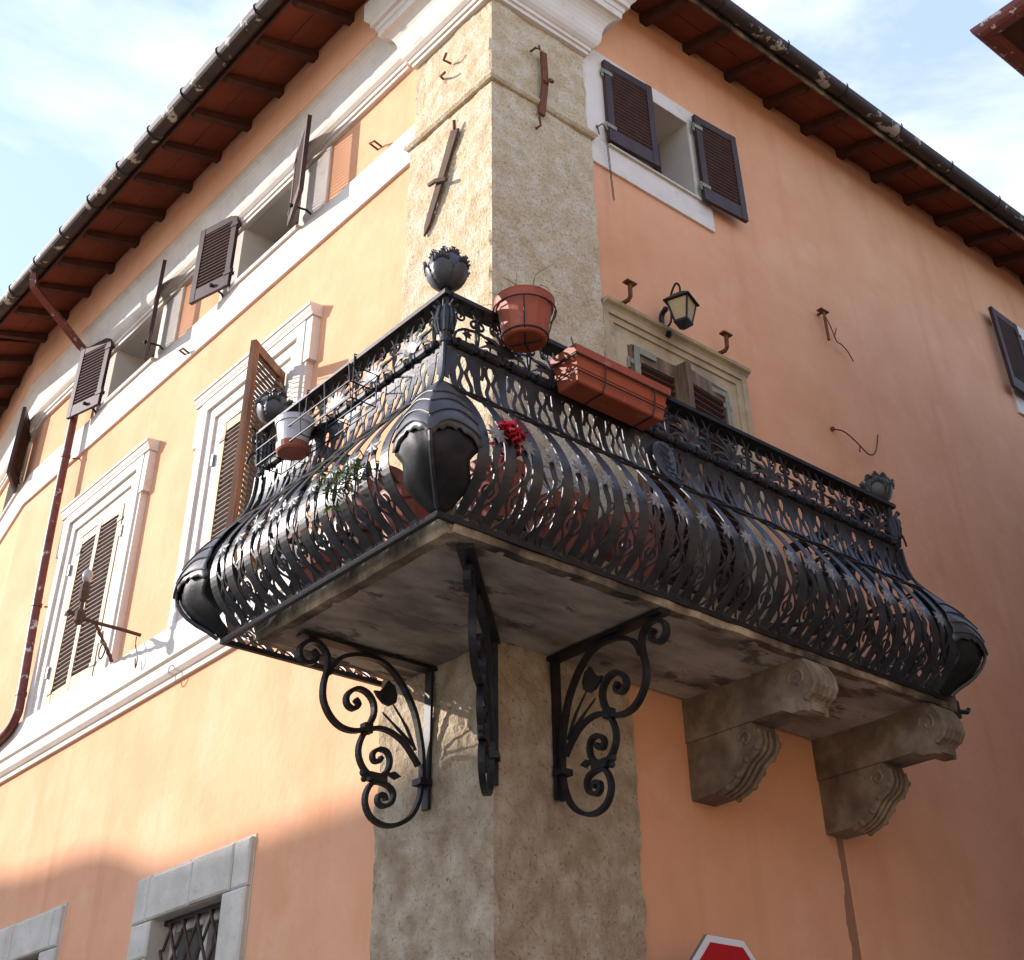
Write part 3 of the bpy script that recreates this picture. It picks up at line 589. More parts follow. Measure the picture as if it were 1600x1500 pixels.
# ------------------------------------------------------------------ railing
rail = empty('balcony_railing', (0.5, -0.5, 4.16), 'bulging black wrought iron balcony railing with star studded bands and leafy corners', 'railing')
OP = [(5.10, 0.0), (5.0, 0.002), (4.94, 0.006), (4.89, 0.014), (4.85, 0.026), (4.81, 0.046), (4.77, 0.076), (4.73, 0.108), (4.68, 0.143), (4.63, 0.175), (4.58, 0.202), (4.53, 0.225), (4.48, 0.242), (4.43, 0.251), (4.38, 0.250), (4.33, 0.238), (4.285, 0.216), (4.245, 0.186), (4.21, 0.150), (4.18, 0.112), (4.155, 0.082), (4.135, 0.070), (4.12, 0.066)]
def off(z):
    for (za, oa), (zb, ob) in zip(OP, OP[1:]):
        if zb <= z <= za: return oa+(ob-oa)*(za-z)/(za-zb)
    return OP[0][1] if z > OP[0][0] else OP[-1][1]
def ribbon(pts, th=0.006):
    """pts: (u, z, width, extra outward) in the local frame: x = along, -y = outward"""
    m = MB(); rows = []; P = [Vector((0, -(off(z)+e), z)) for u, z, w, e in pts]
    for i, (u, z, w, e) in enumerate(pts):
        t = (P[min(i+1, len(P)-1)]-P[max(i-1, 0)]).normalized(); n = Vector((1, 0, 0)).cross(t).normalized()
        c = Vector((u, P[i].y, z)); s = Vector((w/2, 0, 0))
        rows.append([c-s-n*th/2, c+s-n*th/2, c+s+n*th/2, c-s+n*th/2])
    m.sweep(rows); return m
ZS = [4.13+(5.05-4.13)*i/38 for i in range(39)]
def local_mesh(mb, name, smooth=False): return mb.mesh(name, (0, 0, 0), smooth)
band_me = local_mesh(ribbon([(0, z, 0.061-0.020*math.sin(math.pi*min(1, max(0, (z-4.72)/0.36)))-0.016*max(0, (4.3-z)/0.2), 0) for z in ZS]), 'band')
wz = [4.132+(4.49-4.132)*i/18 for i in range(19)]
wavy_me = local_mesh(ribbon([(0.010*math.sin((4.5-z)*38), z, 0.027+0.009*math.sin((4.5-z)*24), 0) for i, z in enumerate(wz)]), 'wavy_band')
def star_mesh():
    m = MB(); z0 = 4.50; n = 16; ang = 0.22
    c = Vector((0, -(off(z0)+0.020), z0)); ax = Vector((1, 0, 0)); ay = Vector((0, math.sin(ang), math.cos(ang))).normalized(); nn = ax.cross(ay)
    ring = [c+(ax*math.cos(2*math.pi*i/n)+ay*math.sin(2*math.pi*i/n))*(0.056 if i % 2 == 0 else 0.030) for i in range(n)]
    f = [c+nn*0.010]+[p for p in ring]+[p-nn*0.004 for p in ring]
    m.add(f, [(0, 1+i, 1+(i+1) % n) for i in range(n)]+[(1+i, n+1+i, n+1+(i+1) % n, 1+(i+1) % n) for i in range(n)]+[tuple(n+1+i for i in range(n))[::-1]])
    return local_mesh(m, 'star')
star_me = star_mesh()
def fret_mesh(ctrl, name, w=0.015, e=0.0):
    """mirrored strands through (u, z) control points"""
    m = MB()
    for strand in ctrl:
        pts = smooth_path([Vector((u, 0, z)) for u, z in strand], 3)
        for sg in (-1, 1):
            q = ribbon([(sg*p.x, p.z, w, e) for p in pts]); m.add(q.v, q.f)
    return local_mesh(m, name)
lyre_me = fret_mesh([[(0.010, 5.06), (0.030, 5.02), (0.026, 4.985), (0.012, 4.955), (0.020, 4.92), (0.034, 4.885), (0.032, 4.85), (0.018, 4.82), (0.040, 4.785), (0.066, 4.765)], [(0.050, 5.05), (0.045, 5.0), (0.058, 4.95)]], 'fretwork', 0.021)
lowfret_me = fret_mesh([[(0.062, 4.41), (0.046, 4.375), (0.018, 4.34), (0.014, 4.315), (0.040, 4.285), (0.056, 4.255), (0.046, 4.225), (0.018, 4.20), (0.020, 4.175), (0.050, 4.145)], [(0.014, 4.27), (0.030, 4.25), (0.014, 4.225)]], 'fretwork', 0.014, -0.004)
mid_me = fret_mesh([[(0.02, 4.33), (0.034, 4.30), (0.022, 4.26), (0.012, 4.23), (0.03, 4.19), (0.042, 4.15)]], 'fretwork', 0.011, 0.002)
P_ = 0.165
def collar():
    m = MB(); x = lambda a, r: [(a, r*math.cos(2*math.pi*j/12), 5.10+r*math.sin(2*math.pi*j/12)) for j in range(12)]
    m.sweep([x(-0.048, 0.020), x(-0.045, 0.036), x(-0.036, 0.036), x(-0.033, 0.031), x(0.033, 0.031), x(0.036, 0.036), x(0.045, 0.036), x(0.048, 0.020)])
    return local_mesh(m, 'bead')
bead_me = collar()
def knot():
    m = MB()
    for s in (-1, 1): m.ball((s*0.016, -0.006, 5.10), 0.026, 8, 6)
    for s in (-1, 1): m.tube([(s*0.012, -0.02, 5.085), (s*0.03, -0.032, 5.075), (s*0.036, -0.028, 5.098), (s*0.022, -0.026, 5.104)], 0.006, 5)
    return local_mesh(m, 'knot')
knot_me = knot()
def spiral(cx, cz, r0, turns, a0, sg=1, n=18, y=0.0):
    return [(cx+(r0*(1-0.8*i/n))*math.cos(a0+sg*2*math.pi*turns*i/n), y, cz+(r0*(1-0.8*i/n))*math.sin(a0+sg*2*math.pi*turns*i/n)) for i in range(n+1)]
def palmette():
    m = MB()
    for k in range(-3, 4):
        a = k*0.36; L = 0.195-0.014*abs(k); pts = []
        for i in range(6):
            t = i/5; b = a*(0.5+0.9*t)
            pts.append((math.sin(b)*L*t*1.05, -0.004-0.018*math.sin(math.pi*t), 5.12+math.cos(b)*L*t))
        m.bar(pts, 0.004, [0.010, 0.016, 0.024, 0.021, 0.014, 0.003], (0, 1, 0))
    m.ball((0, -0.01, 5.125), 0.020, 8, 6)
    return local_mesh(m, 'palmette')
palm_me = palmette()
def scrollwork(mir):
    m = MB(); s = mir
    a = spiral(s*0.055, 5.255, 0.036, 1.3, -math.pi/2 if s > 0 else -math.pi/2, s)
    m.tube(smooth_path([(s*-0.07, 0, 5.115), (s*-0.055, 0, 5.17), (s*-0.01, 0, 5.205), (s*0.03, 0, 5.214)]+[a[0]], 3)[:-1]+a, 0.0072, 6)
    b = spiral(s*-0.035, 5.275, 0.030, 1.2, 0 if s > 0 else math.pi, -s)
    m.tube([(s*-0.07, 0, 5.345), (s*-0.03, 0, 5.335)]+b, 0.006, 6)
    m.tube(smooth_path([(s*0.075, 0, 5.12), (s*0.085, 0, 5.2), (s*0.07, 0, 5.28), (s*0.04, 0, 5.34)], 4), 0.007, 6)
    # a lobed leaf on a stem
    lf = [(0, 0.0), (0.012, 0.014), (0.026, 0.010), (0.024, 0.026), (0.036, 0.038), (0.020, 0.040), (0.012, 0.058), (0.0, 0.044), (-0.014, 0.050), (-0.012, 0.034), (-0.026, 0.026), (-0.012, 0.018)]
    m.prism([(s*(0.0+q[0]*1.0), -0.012, 5.145+q[1]) for q in lf], (0, 0.004, 0)); m.tube([(s*0.0, -0.006, 5.11), (s*0.0, -0.01, 5.16)], 0.005, 5)
    return local_mesh(m, 'scroll')
scr_a = scrollwork(1); scr_b = scrollwork(-1)
def shield():
    m = MB(); g = []
    for i in range(13):
        t = i/12; z = 5.035-0.30*t; w = 0.082*(math.sin(math.pi*(0.12+0.88*(t**0.65)))**0.8)+0.004
        g.append([(w*s_, -(off(z)+0.03+0.02*(1-abs(s_))), z) for s_ in (-1, -0.6, -0.25, 0.25, 0.6, 1)])
    m.solid(g, lambda i, j: (0, 0.006, 0))
    for k in range(6):
        z = 5.0-0.045*k; w = 0.05-0.006*k; m.tube([(-w, -(off(z)+0.052), z+0.01), (0, -(off(z-0.02)+0.066), z-0.02), (w, -(off(z)+0.052), z+0.01)], 0.006, 5)
    return local_mesh(m, 'shield')
shield_me = shield()
sides = [  # start point, rotation about z (local x = along, -y = outward), length
    (Vector((XL, YR, 0)), 0.0, XR-XL), (Vector((XL, YE, 0)), -math.pi/2, YE-YR), (Vector((XR, YR, 0)), math.pi/2, 0.05-YR-0.02), (Vector((0.0, YE, 0)), math.pi, 0.0-XL)]
for si, (st, rz, L) in enumerate(sides):
    ca, sa = math.cos(rz), math.sin(rz)
    A = lambda u: (st.x+ca*u, st.y+sa*u, 0)
    n = int(round((L-0.10)/P_)); u0 = (L-n*P_)/2
    main = si < 2
    for k in range(n+1):
        u = u0+k*P_
        b_ = inst('band', band_me, 'sheet_iron', rail, A(u+random.uniform(-0.006, 0.006)), rz+random.uniform(-0.012, 0.012)); b_.rotation_euler[1] = random.uniform(-0.0012, 0.0012)
        if k < n:
            um = u+P_/2
            w = inst('wavy_band', wavy_me, 'sheet_iron', rail, A(um+random.uniform(-0.005, 0.005)), rz+random.uniform(-0.015, 0.015)); w.scale[0] = random.choice((-1, 1))*random.uniform(0.85, 1.15)
            s = bpy.data.objects.new('star', star_me); COL.objects.link(s); s.parent = w
            if not star_me.materials: star_me.materials.append(MT['star_iron'])
            if si == 0 and k == n//2-2: inst('shield', shield_me, 'sheet_iron', rail, A(um), rz)
            inst('fretwork', lyre_me, 'sheet_iron', rail, A(um+random.uniform(-0.004, 0.004)), rz)
            inst('fretwork', lowfret_me, 'sheet_iron', rail, A(um), rz)
            inst('bead', bead_me, 'iron', rail, A(um), rz)
        inst('knot', knot_me, 'iron', rail, A(u), rz)
        if k % 2 == 0 and 0 < k < n+1: inst('palmette', palm_me, 'sheet_iron', rail, A(u), rz)
        if k % 2 == 1 and k < n+1:
            inst('scroll', scr_a, 'iron', rail, A(u-0.075), rz); inst('scroll', scr_b, 'iron', rail, A(u+0.075), rz)
# continuous rails
RP = [(XR, 0.05), (XR, YR), (XL, YR), (XL, YE), (0.0, YE)]
def flat_rail(name, d0, d1, z0, z1, m='iron'):
    mb = MB(); path_sweep(mb, RP, [(d0, z0), (d1, z0), (d1, z1), (d0, z1)]); return obj(name, mb, m, rail)
flat_rail('top_rail', -0.06, 0.035, 5.342, 5.366)
flat_rail('upper_plate', -0.004, 0.004, 5.045, 5.085, 'sheet_iron')
flat_rail('lower_rail', 0.056, 0.080, 4.112, 4.138)
for (nm, z, e, r, ph) in (('waist_rod', 4.785, 0.012, 0.0075, 0), ('waist_rod', 4.785, 0.012, 0.0075, math.pi), ('bead_rod', 5.10, 0.0, 0.012, 0)):
    mb = MB(); ml = mitre(subdivide(RP, 0.03)); pts = []
    for i, (p, m) in enumerate(ml):
        zz = z+(0.011*math.sin(i*0.42+ph) if nm == 'waist_rod' else 0); d = off(z)+e
        pts.append((p.x+m.x*d, p.y+m.y*d, zz))
    # remove the kinks produced by large offsets at corners: split at corners is not needed for small d
    mb.tube(pts, r, 6); obj(nm, mb, 'iron', rail)
# corner leaves
def corner_leaf(cx, cy, sx, sy):
    """cx,cy = railing corner at rail plane; (sx,0) and (0,sy) point back along the two sides; outward is (-sx,-sy)"""
    hood = None
    for axis in (0, 1):
        dirv = Vector((sx, 0, 0)) if axis == 0 else Vector((0, sy, 0))
        outw = Vector((0, -sy, 0)) if axis == 0 else Vector((-sx, 0, 0))
        def P(z, k, e):
            o = off(z)+e
            return Vector((cx-sx*o, cy-sy*o, z))+dirv*k
        mb = MB(); g = []; I, J = 18, 12
        for i in range(I+1):
            t = i/I; row = []
            for j in range(J+1):
                s = j/J
                zb = 4.35+0.05*math.sin(s*math.pi)+0.04*s+(0.011*math.sin(s*46) if t > 0.93 else 0)
                z = 4.80+(zb-4.80)*t; w = 0.008+0.31*(t**0.66)*(1-0.12*max(0, t-0.7)/0.3)
                e = 0.022+0.022*math.sin(s*math.pi)*t+0.004*math.sin(t*22+s*s*9)*t+0.010*math.sin(math.pi*t)-0.018*s*s*t
                row.append(P(z, w*s, e))
            g.append(row)
        hg = g; mb.solid(g, lambda i, j: -outw*0.005); h = obj('leaf_hood', mb, 'hood_iron', rail, smooth=True)
        mb = MB(); g = []
        for i in range(25):
            t = i/24; z = 4.80-0.665*t; row = []
            for j in range(9):
                q = j/8
                w = 0.03+0.215*math.sin(math.pi*min(1, t)**1.35)**0.75*(1+0.12*math.sin(t*24))
                e = 0.008+0.018*math.sin(q*math.pi)*math.sin(math.pi*t)+0.006*math.sin(q*9+t*5)*math.sin(math.pi*t)-0.012*q*q
                row.append(P(z, w*q, e))
            g.append(row)
        mb.solid(g, lambda i, j: -outw*0.005); obj('leaf_body', mb, 'iron', rail, smooth=True)
        for tt in (0.42, 0.60, 0.78, 0.95):      # raised veins curving across the hood
            mb = MB(); vp = []
            for j in range(11):
                q = j/10; ti = tt*(1-0.18*math.sin(q*math.pi*0.5)*(1-tt*0.6)); i0 = min(I-1, int(ti*I)); fr_ = ti*I-i0
                jj = q*J; j0 = min(J-1, int(jj)); fj = jj-j0
                p0 = hg[i0][j0].lerp(hg[i0][j0+1], fj); p1 = hg[i0+1][j0].lerp(hg[i0+1][j0+1], fj); vp.append(p0.lerp(p1, fr_)+outw*0.004)
            mb.tube(vp, 0.0048, 5); obj('leaf_vein', mb, 'hood_iron', h)
        # tall slender leaf on the upper panel
        mb = MB(); g = []
        for i in range(10):
            t = i/9; z = 5.06-0.20*t; g.append([P(z, (0.012+0.055*math.sin(math.pi*(0.15+0.7*t))**1.0*(0.8+0.2*math.cos(t*25)))*s, 0.012) for s in (0, 0.5, 1)])
        mb.solid(g, lambda i, j: -outw*0.004); obj('corner_leaf', mb, 'sheet_iron', rail)
    mb = MB(); mb.tube([(cx-sx*(off(z)+0.018), cy-sy*(off(z)+0.018), z) for z in [5.06-0.92*i/24 for i in range(25)]], 0.011, 6); obj('leaf_spine', mb, 'sheet_iron', rail)
    mb = MB(); mb.lathe((cx, cy, 0), [(0.016, 5.06), (0.03, 5.075), (0.022, 5.11), (0.036, 5.15), (0.042, 5.22), (0.034, 5.27), (0.018, 5.29), (0.018, 5.348)], 10)
    for k in range(8):
        a = k*math.pi/4; mb.tube([(cx+0.036*math.cos(a), cy+0.036*math.sin(a), 5.13), (cx+0.05*math.cos(a), cy+0.05*math.sin(a), 5.2), (cx+0.036*math.cos(a), cy+0.036*math.sin(a), 5.28), (cx+0.06*math.cos(a), cy+0.06*math.sin(a), 5.30)], 0.007, 5)
    obj('corner_post', mb, 'sheet_iron', rail)
corner_leaf(XL, YR, 1, 1); corner_leaf(XR, YR, -1, 1); corner_leaf(XL, YE, 1, -1)
# finials: artichoke balls with serrated open petals
def finial(x, y, r, rot=0.0):
    mb = MB(); z0 = 5.366
    mb.lathe((x, y, z0), [(0.035, 0), (0.022, 0.010), (0.012, 0.028), (0.02, 0.034), (r*0.5, 0.05), (r*0.80, 0.085), (r*0.86, 0.12), (r*0.72, 0.165), (r*0.4, 0.19)], 14, caps=False); f = obj('finial', mb, 'iron', rail, smooth=True)
    for lay, (n, sc, ph, top) in enumerate(((5, 0.98, 0.0, 1.05), (5, 1.03, math.pi/5, 0.72), (5, 1.06, 0.0, 0.25))):
        for k in range(n):
            a0 = 2*math.pi*k/n+ph+rot; mb = MB(); g = []
            for i in range(12):
                t = i/11; el = -1.3+(1.3+top)*t; ww = 0.66*math.sin(math.pi*(0.14+0.72*t))**0.6*(1-0.14*(i % 2)); fl_ = 0.007*max(0, t-0.7)/0.3
                g.append([(x+(r*sc*math.cos(el)+fl_)*math.cos(a0+ww*s), y+(r*sc*math.cos(el)+fl_)*math.sin(a0+ww*s), z0+0.035+r*1.05+r*1.12*math.sin(el)-0.018*abs(s)*t*t) for s in (-1, -0.6, -0.2, 0.2, 0.6, 1)])
            mb.solid(g, lambda i, j: (-0.003*math.cos(a0), -0.003*math.sin(a0), 0))
            for s, p in enumerate(g[-1]):
                v = Vector(p); o = Vector((v.x-x, v.y-y, 0)).normalized(); L = 0.024-0.004*abs(s-2.5)
                mb.tube([v-Vector((0, 0, 0.01)), v+o*0.004+Vector((0, 0, L*0.6)), v+o*0.012+Vector((0, 0, L))], [0.008, 0.005, 0.0075], 5)
            obj('petal', mb, 'hood_iron', f, smooth=True)
finial(XL, YR, 0.098); finial(XR, YR+0.05, 0.088); finial(XL+0.01, YE-0.03, 0.088, 0.4)
# inner stay braces seen through the right end

mb = MB(); mb.tube([(2.2, 0.04, 4.72), (2.45, -0.35, 4.68), (2.66, -0.74, 4.66)], 0.014, 6); obj('brace', mb, 'iron', rail)
mb = MB(); mb.box(lambda u, d, z: (u, d, z), 2.79, 2.86, -0.80, -0.72, 4.06, 4.16); mb.tube([(2.84, -0.78, 4.10), (2.93, -0.80, 4.11), (2.95, -0.80, 4.13)], 0.014, 6); obj('foot', mb, 'iron', rail)

# ------------------------------------------------------------------ brackets under the slab
BA_ = [(-0.768, 3.995), (-0.743, 3.974), (-0.762, 3.936), (-0.806, 3.926), (-0.839, 3.951), (-0.839, 3.997), (-0.795, 4.035), (-0.734, 4.037), (-0.683, 3.989), (-0.677, 3.923), (-0.692, 3.841), (-0.685, 3.765), (-0.64, 3.698), (-0.577, 3.66), (-0.5, 3.656), (-0.432, 3.683), (-0.39, 3.75), (-0.394, 3.815), (-0.437, 3.858), (-0.501, 3.864), (-0.552, 3.82), (-0.548, 3.775), (-0.508, 3.761), (-0.482, 3.789), (-0.504, 3.811)]
BB_ = [(-0.667, 3.899), (-0.641, 3.958), (-0.59, 4.004), (-0.498, 4.035), (-0.386, 4.04), (-0.301, 4.011), (-0.214, 3.934), (-0.143, 3.828), (-0.105, 3.716), (-0.084, 3.615), (-0.079, 3.501)]
BC_ = [(-0.106, 3.56), (-0.132, 3.593), (-0.2, 3.658), (-0.282, 3.694), (-0.362, 3.697), (-0.431, 3.664), (-0.464, 3.594), (-0.459, 3.532), (-0.417, 3.478), (-0.355, 3.464), (-0.295, 3.5), (-0.279, 3.553), (-0.3, 3.594), (-0.348, 3.597), (-0.382, 3.569), (-0.375, 3.538), (-0.344, 3.539), (-0.33, 3.563)]
BD_ = [(-0.079, 3.501), (-0.092, 3.411), (-0.135, 3.323), (-0.211, 3.269), (-0.294, 3.25), (-0.372, 3.273), (-0.411, 3.333), (-0.403, 3.395), (-0.361, 3.439), (-0.283, 3.434), (-0.25, 3.402), (-0.263, 3.357), (-0.308, 3.335), (-0.339, 3.351), (-0.334, 3.382), (-0.303, 3.387), (-0.294, 3.364)]
BT_ = [(-0.394, 3.878), (-0.359, 3.882), (-0.336, 3.907), (-0.311, 3.947), (-0.272, 3.928), (-0.253, 3.885), (-0.259, 3.844), (-0.298, 3.819), (-0.339, 3.826), (-0.373, 3.852)]
BF_ = [(-0.286, 3.495), (-0.248, 3.509), (-0.207, 3.491), (-0.246, 3.469), (-0.286, 3.483)]
def bracket(foot, dirv, label, rlen=0.80, sc=1.0):
    """foot = plan point on the stone; dirv = outward plan direction"""
    d = Vector((*dirv, 0)).normalized(); side = Vector((-d.y, d.x, 0)); Fp = Vector((*foot, 0))
    b = empty('iron_bracket', (foot[0], foot[1], 3.25), label, 'bracket', 'scrolled iron brackets under the balcony')
    P = lambda q: Fp+d*(max(-q[0]-0.045, 0.0)*sc)+Vector((0, 0, q[1]))
    def barpath(pts, w, t, nm):
        pp = smooth_path([P(q) for q in pts], 3); n = len(pp)
        mb = MB(); mb.bar(pp, w, t, side); obj(nm, mb, 'iron', b)
    barpath(BA_, 0.034, 0.021, 'scroll'); barpath(BB_, 0.034, 0.021, 'arch'); barpath(BC_, 0.030, 0.020, 'scroll'); barpath(BD_, 0.030, 0.020, 'scroll')
    mb = MB(); mb.prism([P(q)-side*0.008 for q in BT_], side*0.016); obj('tulip', mb, 'iron', b)
    for pts in ([(-0.126, 3.633), (-0.188, 3.739), (-0.275, 3.834)], [(-0.143, 3.656), (-0.235, 3.716), (-0.336, 3.781)]):
        mb = MB(); mb.tube(smooth_path([P(q) for q in pts], 3), [0.009]*4+[0.006]*2+[0.004], 6); obj('stem', mb, 'iron', b)
    mb = MB(); mb.prism([P(q)-side*0.005 for q in BF_], side*0.01); obj('leaf', mb, 'iron', b)
    mb = MB(); mb.ball(P((-0.43, 3.472)), 0.020); mb.ball(P((-0.425, 3.443)), 0.016); mb.hexa([P((-0.40, 3.44))-side*.02, P((-0.30, 3.44))-side*.02, P((-0.30, 3.44))+side*.02, P((-0.40, 3.44))+side*.02, P((-0.40, 3.48))-side*.02, P((-0.30, 3.48))-side*.02, P((-0.30, 3.48))+side*.02, P((-0.40, 3.48))+side*.02]); obj('collar', mb, 'iron', b)
    mb = MB(); mb.hexa([P((-0.45, 3.66))-side*.022, P((-0.40, 3.66))-side*.022, P((-0.40, 3.66))+side*.022, P((-0.45, 3.66))+side*.022, P((-0.45, 3.705))-side*.022, P((-0.40, 3.705))-side*.022, P((-0.40, 3.705))+side*.022, P((-0.45, 3.705))+side*.022]); obj('collar', mb, 'iron', b)
    q = lambda r, z: Fp+d*r+Vector((0, 0, z))
    mb = MB(); mb.bar([q(-0.02, 4.063), q(rlen, 4.063)], 0.075, 0.020, side); obj('top_bar', mb, 'iron', b)
    mb = MB(); mb.bar([q(0.006, 4.05), q(0.006, 3.36)], 0.055, 0.016, side); obj('wall_bar', mb, 'iron', b)
    mb = MB(); mb.hexa([q(0.0, 3.47)-side*.036, q(0.07, 3.47)-side*.036, q(0.07, 3.47)+side*.036, q(0.0, 3.47)+side*.036, q(0.0, 3.50)-side*.036, q(0.07, 3.50)-side*.036, q(0.07, 3.50)+side*.036, q(0.0, 3.50)+side*.036]); obj('wall_clamp', mb, 'iron', b)
bracket((-0.012, 0.50), (-1, 0), 'scrolled iron bracket under the balcony on the sunlit side of the stone pilaster')
bracket((-0.01, -0.01), (-0.72, -0.70), 'iron bracket seen edge-on under the balcony at the corner of the stone pilaster', rlen=1.08, sc=1.25)
bracket((0.40, -0.012), (0, -1), 'scrolled iron bracket under the balcony on the shaded right side of the stone pilaster')
# ------------------------------------------------------------------ pots and plants
def leaf_cluster(c, r, n, m, parent, nm='foliage', size=0.02, flat=1.0):
    mb = MB(); c = Vector(c)
    for _ in range(n):
        v = Vector((random.gauss(0, 1), random.gauss(0, 1), random.gauss(0, 1)*flat)).normalized()*r*random.random()**0.5
        a = Vector((random.gauss(0, 1), random.gauss(0, 1), random.gauss(0, 1))).normalized(); b = a.orthogonal().normalized(); s = size*random.uniform(0.6, 1.3); p = c+v
        mb.add([p-a*s, p+b*s*0.5, p+a*s, p-b*s*0.5+a.cross(b)*s*0.2], [(0, 1, 2, 3)])
    return obj(nm, mb, m, parent, kind='stuff')
def twigs(c, n, L, parent, up=0.7, m='twig'):
    mb = MB(); c = Vector(c)
    for _ in range(n):
        p = c+Vector((random.uniform(-.05, .05), random.uniform(-.05, .05), 0)); d = Vector((random.gauss(0, 1), random.gauss(0, 1), up+random.random())).normalized(); pts = [p]
        for i in range(6):
            d = (d+Vector((random.gauss(0, .35), random.gauss(0, .35), random.gauss(-0.12, .3)))).normalized(); pts.append(pts[-1]+d*L/6)
        mb.tube(pts, [0.0035, .003, .003, .0025, .002, .0015, .001], 4)
    return obj('twigs', mb, m, parent, kind='stuff')
def pot(name, c, r, h, label, m='terracotta', cat='flower pot', taper=0.72, ribs=True, group=None):
    e = empty(name, c, label, cat, group); mb = MB(); n = 32
    pr = [(r*taper*0.92, 0.0), (r*taper, 0.006), (r*0.93, h*0.80), (r*1.0, h*0.81), (r*1.04, h*0.97), (r*1.06, h), (r*0.95, h), (r*0.90, h*0.86)]
    rows = []
    for q, (rr, z) in enumerate(pr):
        rows.append([Vector(c)+Vector((rr*(1+(0.02 if (ribs and j % 2 and q in (1, 2)) else 0))*math.cos(2*math.pi*j/n), rr*(1+(0.02 if (ribs and j % 2 and q in (1, 2)) else 0))*math.sin(2*math.pi*j/n), z)) for j in range(n)])
    mb.sweep(rows); obj('pot', mb, m, e)
    mb = MB(); mb.lathe((c[0], c[1], c[2]+h*0.86), [(r*0.88, 0), (r*0.5, 0.02), (0.001, 0.025)], 16); obj('soil', mb, 'soil', e)
    return e
# round pot hung outside the rail near the corner
e = pot('hanging_pot', (-0.535, -0.905, 5.17), 0.145, 0.235, 'round terracotta pot hung in a wire ring outside the rail near the corner')
mb = MB(); c = (-0.535, -0.905)
for z, rr in ((5.345, 0.158), (5.19, 0.115)): mb.tube([(c[0]+rr*math.cos(t), c[1]+rr*math.sin(t), z) for t in [2*math.pi*i/24 for i in range(25)]], 0.004, 5)
for t in (-2.3, -0.9, 0.6, 2.0): mb.tube([(c[0]+0.158*math.cos(t), c[1]+0.158*math.sin(t), 5.345), (c[0]+0.115*math.cos(t), c[1]+0.115*math.sin(t), 5.19), (c[0]+0.07*math.cos(t), c[1]+0.07*math.sin(t), 5.163), (c[0], c[1], 5.16)], 0.004, 5)
mb.tube([(c[0], c[1]+0.158, 5.345), (c[0], -0.72, 5.375), (c[0], -0.70, 5.32)], 0.005, 5); obj('wire_holder', mb, 'wire', e)
twigs((-0.50, -0.88, 5.38), 9, 0.34, e)
# window box
wb = empty('window_box', (0.02, -0.90, 5.02), 'long terracotta planter box hung outside the right rail of the balcony', 'planter')
mb = MB(); x0, x1, y0, y1 = -0.27, 0.37, -0.985, -0.815; za, zb = 5.03, 5.22
def ring(e, z): return [(x0-e, y0-e, z), (x1+e, y0-e, z), (x1+e, y1+e*0.3, z), (x0-e, y1+e*0.3, z)]
mb.sweep([ring(-0.03, za), ring(-0.022, za+0.006), ring(-0.012, za+0.075), ring(-0.006, za+0.078), ring(-0.004, za+0.095), ring(-0.010, za+0.098), ring(0.0, zb-0.045), ring(0.014, zb-0.043), ring(0.018, zb), ring(0.004, zb), ring(-0.008, zb-0.03)]); obj('box', mb, 'terracotta', wb)
mb = MB(); mb.box(lambda u, d, z: (u, d, z), x0+0.01, x1-0.01, y0+0.01, y1-0.01, zb-0.05, zb-0.031); obj('soil', mb, 'soil', wb)
mb = MB()
for z, e_ in ((zb-0.05, 0.012), (za+0.05, 0.0)): mb.tube([(x0-e_, y1, z), (x0-e_, y0-e_, z), (x1+e_, y0-e_, z), (x1+e_, y1, z)], 0.004, 5)
for x in (-0.08, 0.27): mb.tube([(x, y0-0.012, zb-0.05), (x, y0-0.003, za+0.05), (x, y0+0.02, za-0.004), (x, y1-0.02, za-0.004), (x, -0.72, 5.33), (x, -0.72, 5.38), (x, -0.80, 5.375)], 0.004, 5)
mb.tube([(-0.18, -0.9, 5.2), (-0.20, -0.88, 5.36)], 0.004, 5); obj('wire_holder', mb, 'wire', wb)
# white pot in a wire rack on the left rail
wr = empty('wire_rack', (-1.02, 0.2, 5.02), 'empty black wire flower box rack hooked on the left rail beside the white pot', 'rack')
mb = MB(); a0, a1, b0, b1 = -0.25, 0.62, -1.12, -0.95
for z, g in ((5.135, 0.0), (5.04, 0.01), (4.95, 0.02)): mb.tube([(b0+g, a0, z), (b0+g, a1, z), (b1, a1, z), (b1, a0, z), (b0+g, a0, z)], 0.0045, 5)
for a in (a0, -0.03, 0.2, 0.42, a1): mb.tube([(b0, a, 5.135), (b0+0.02, a, 4.95), (b1, a, 4.95), (b1, a, 5.135)], 0.004, 5)
for a in (-0.03, 0.42): mb.tube([(b1, a, 5.135), (-0.955, a, 5.38), (-0.87, a, 5.385), (-0.86, a, 5.34)], 0.005, 5)
obj('wire_frame', mb, 'wire', wr)
e = pot('white_pot', (-1.045, 0.36, 4.955), 0.100, 0.16, 'small white plastic pot with a brown base in the wire rack', m='white_plastic', ribs=False)
mb = MB(); mb.lathe((-1.045, 0.36, 4.925), [(0.075, 0.0), (0.083, 0.01), (0.088, 0.045), (0.07, 0.046)], 24); obj('saucer', mb, 'rust_pot', e)
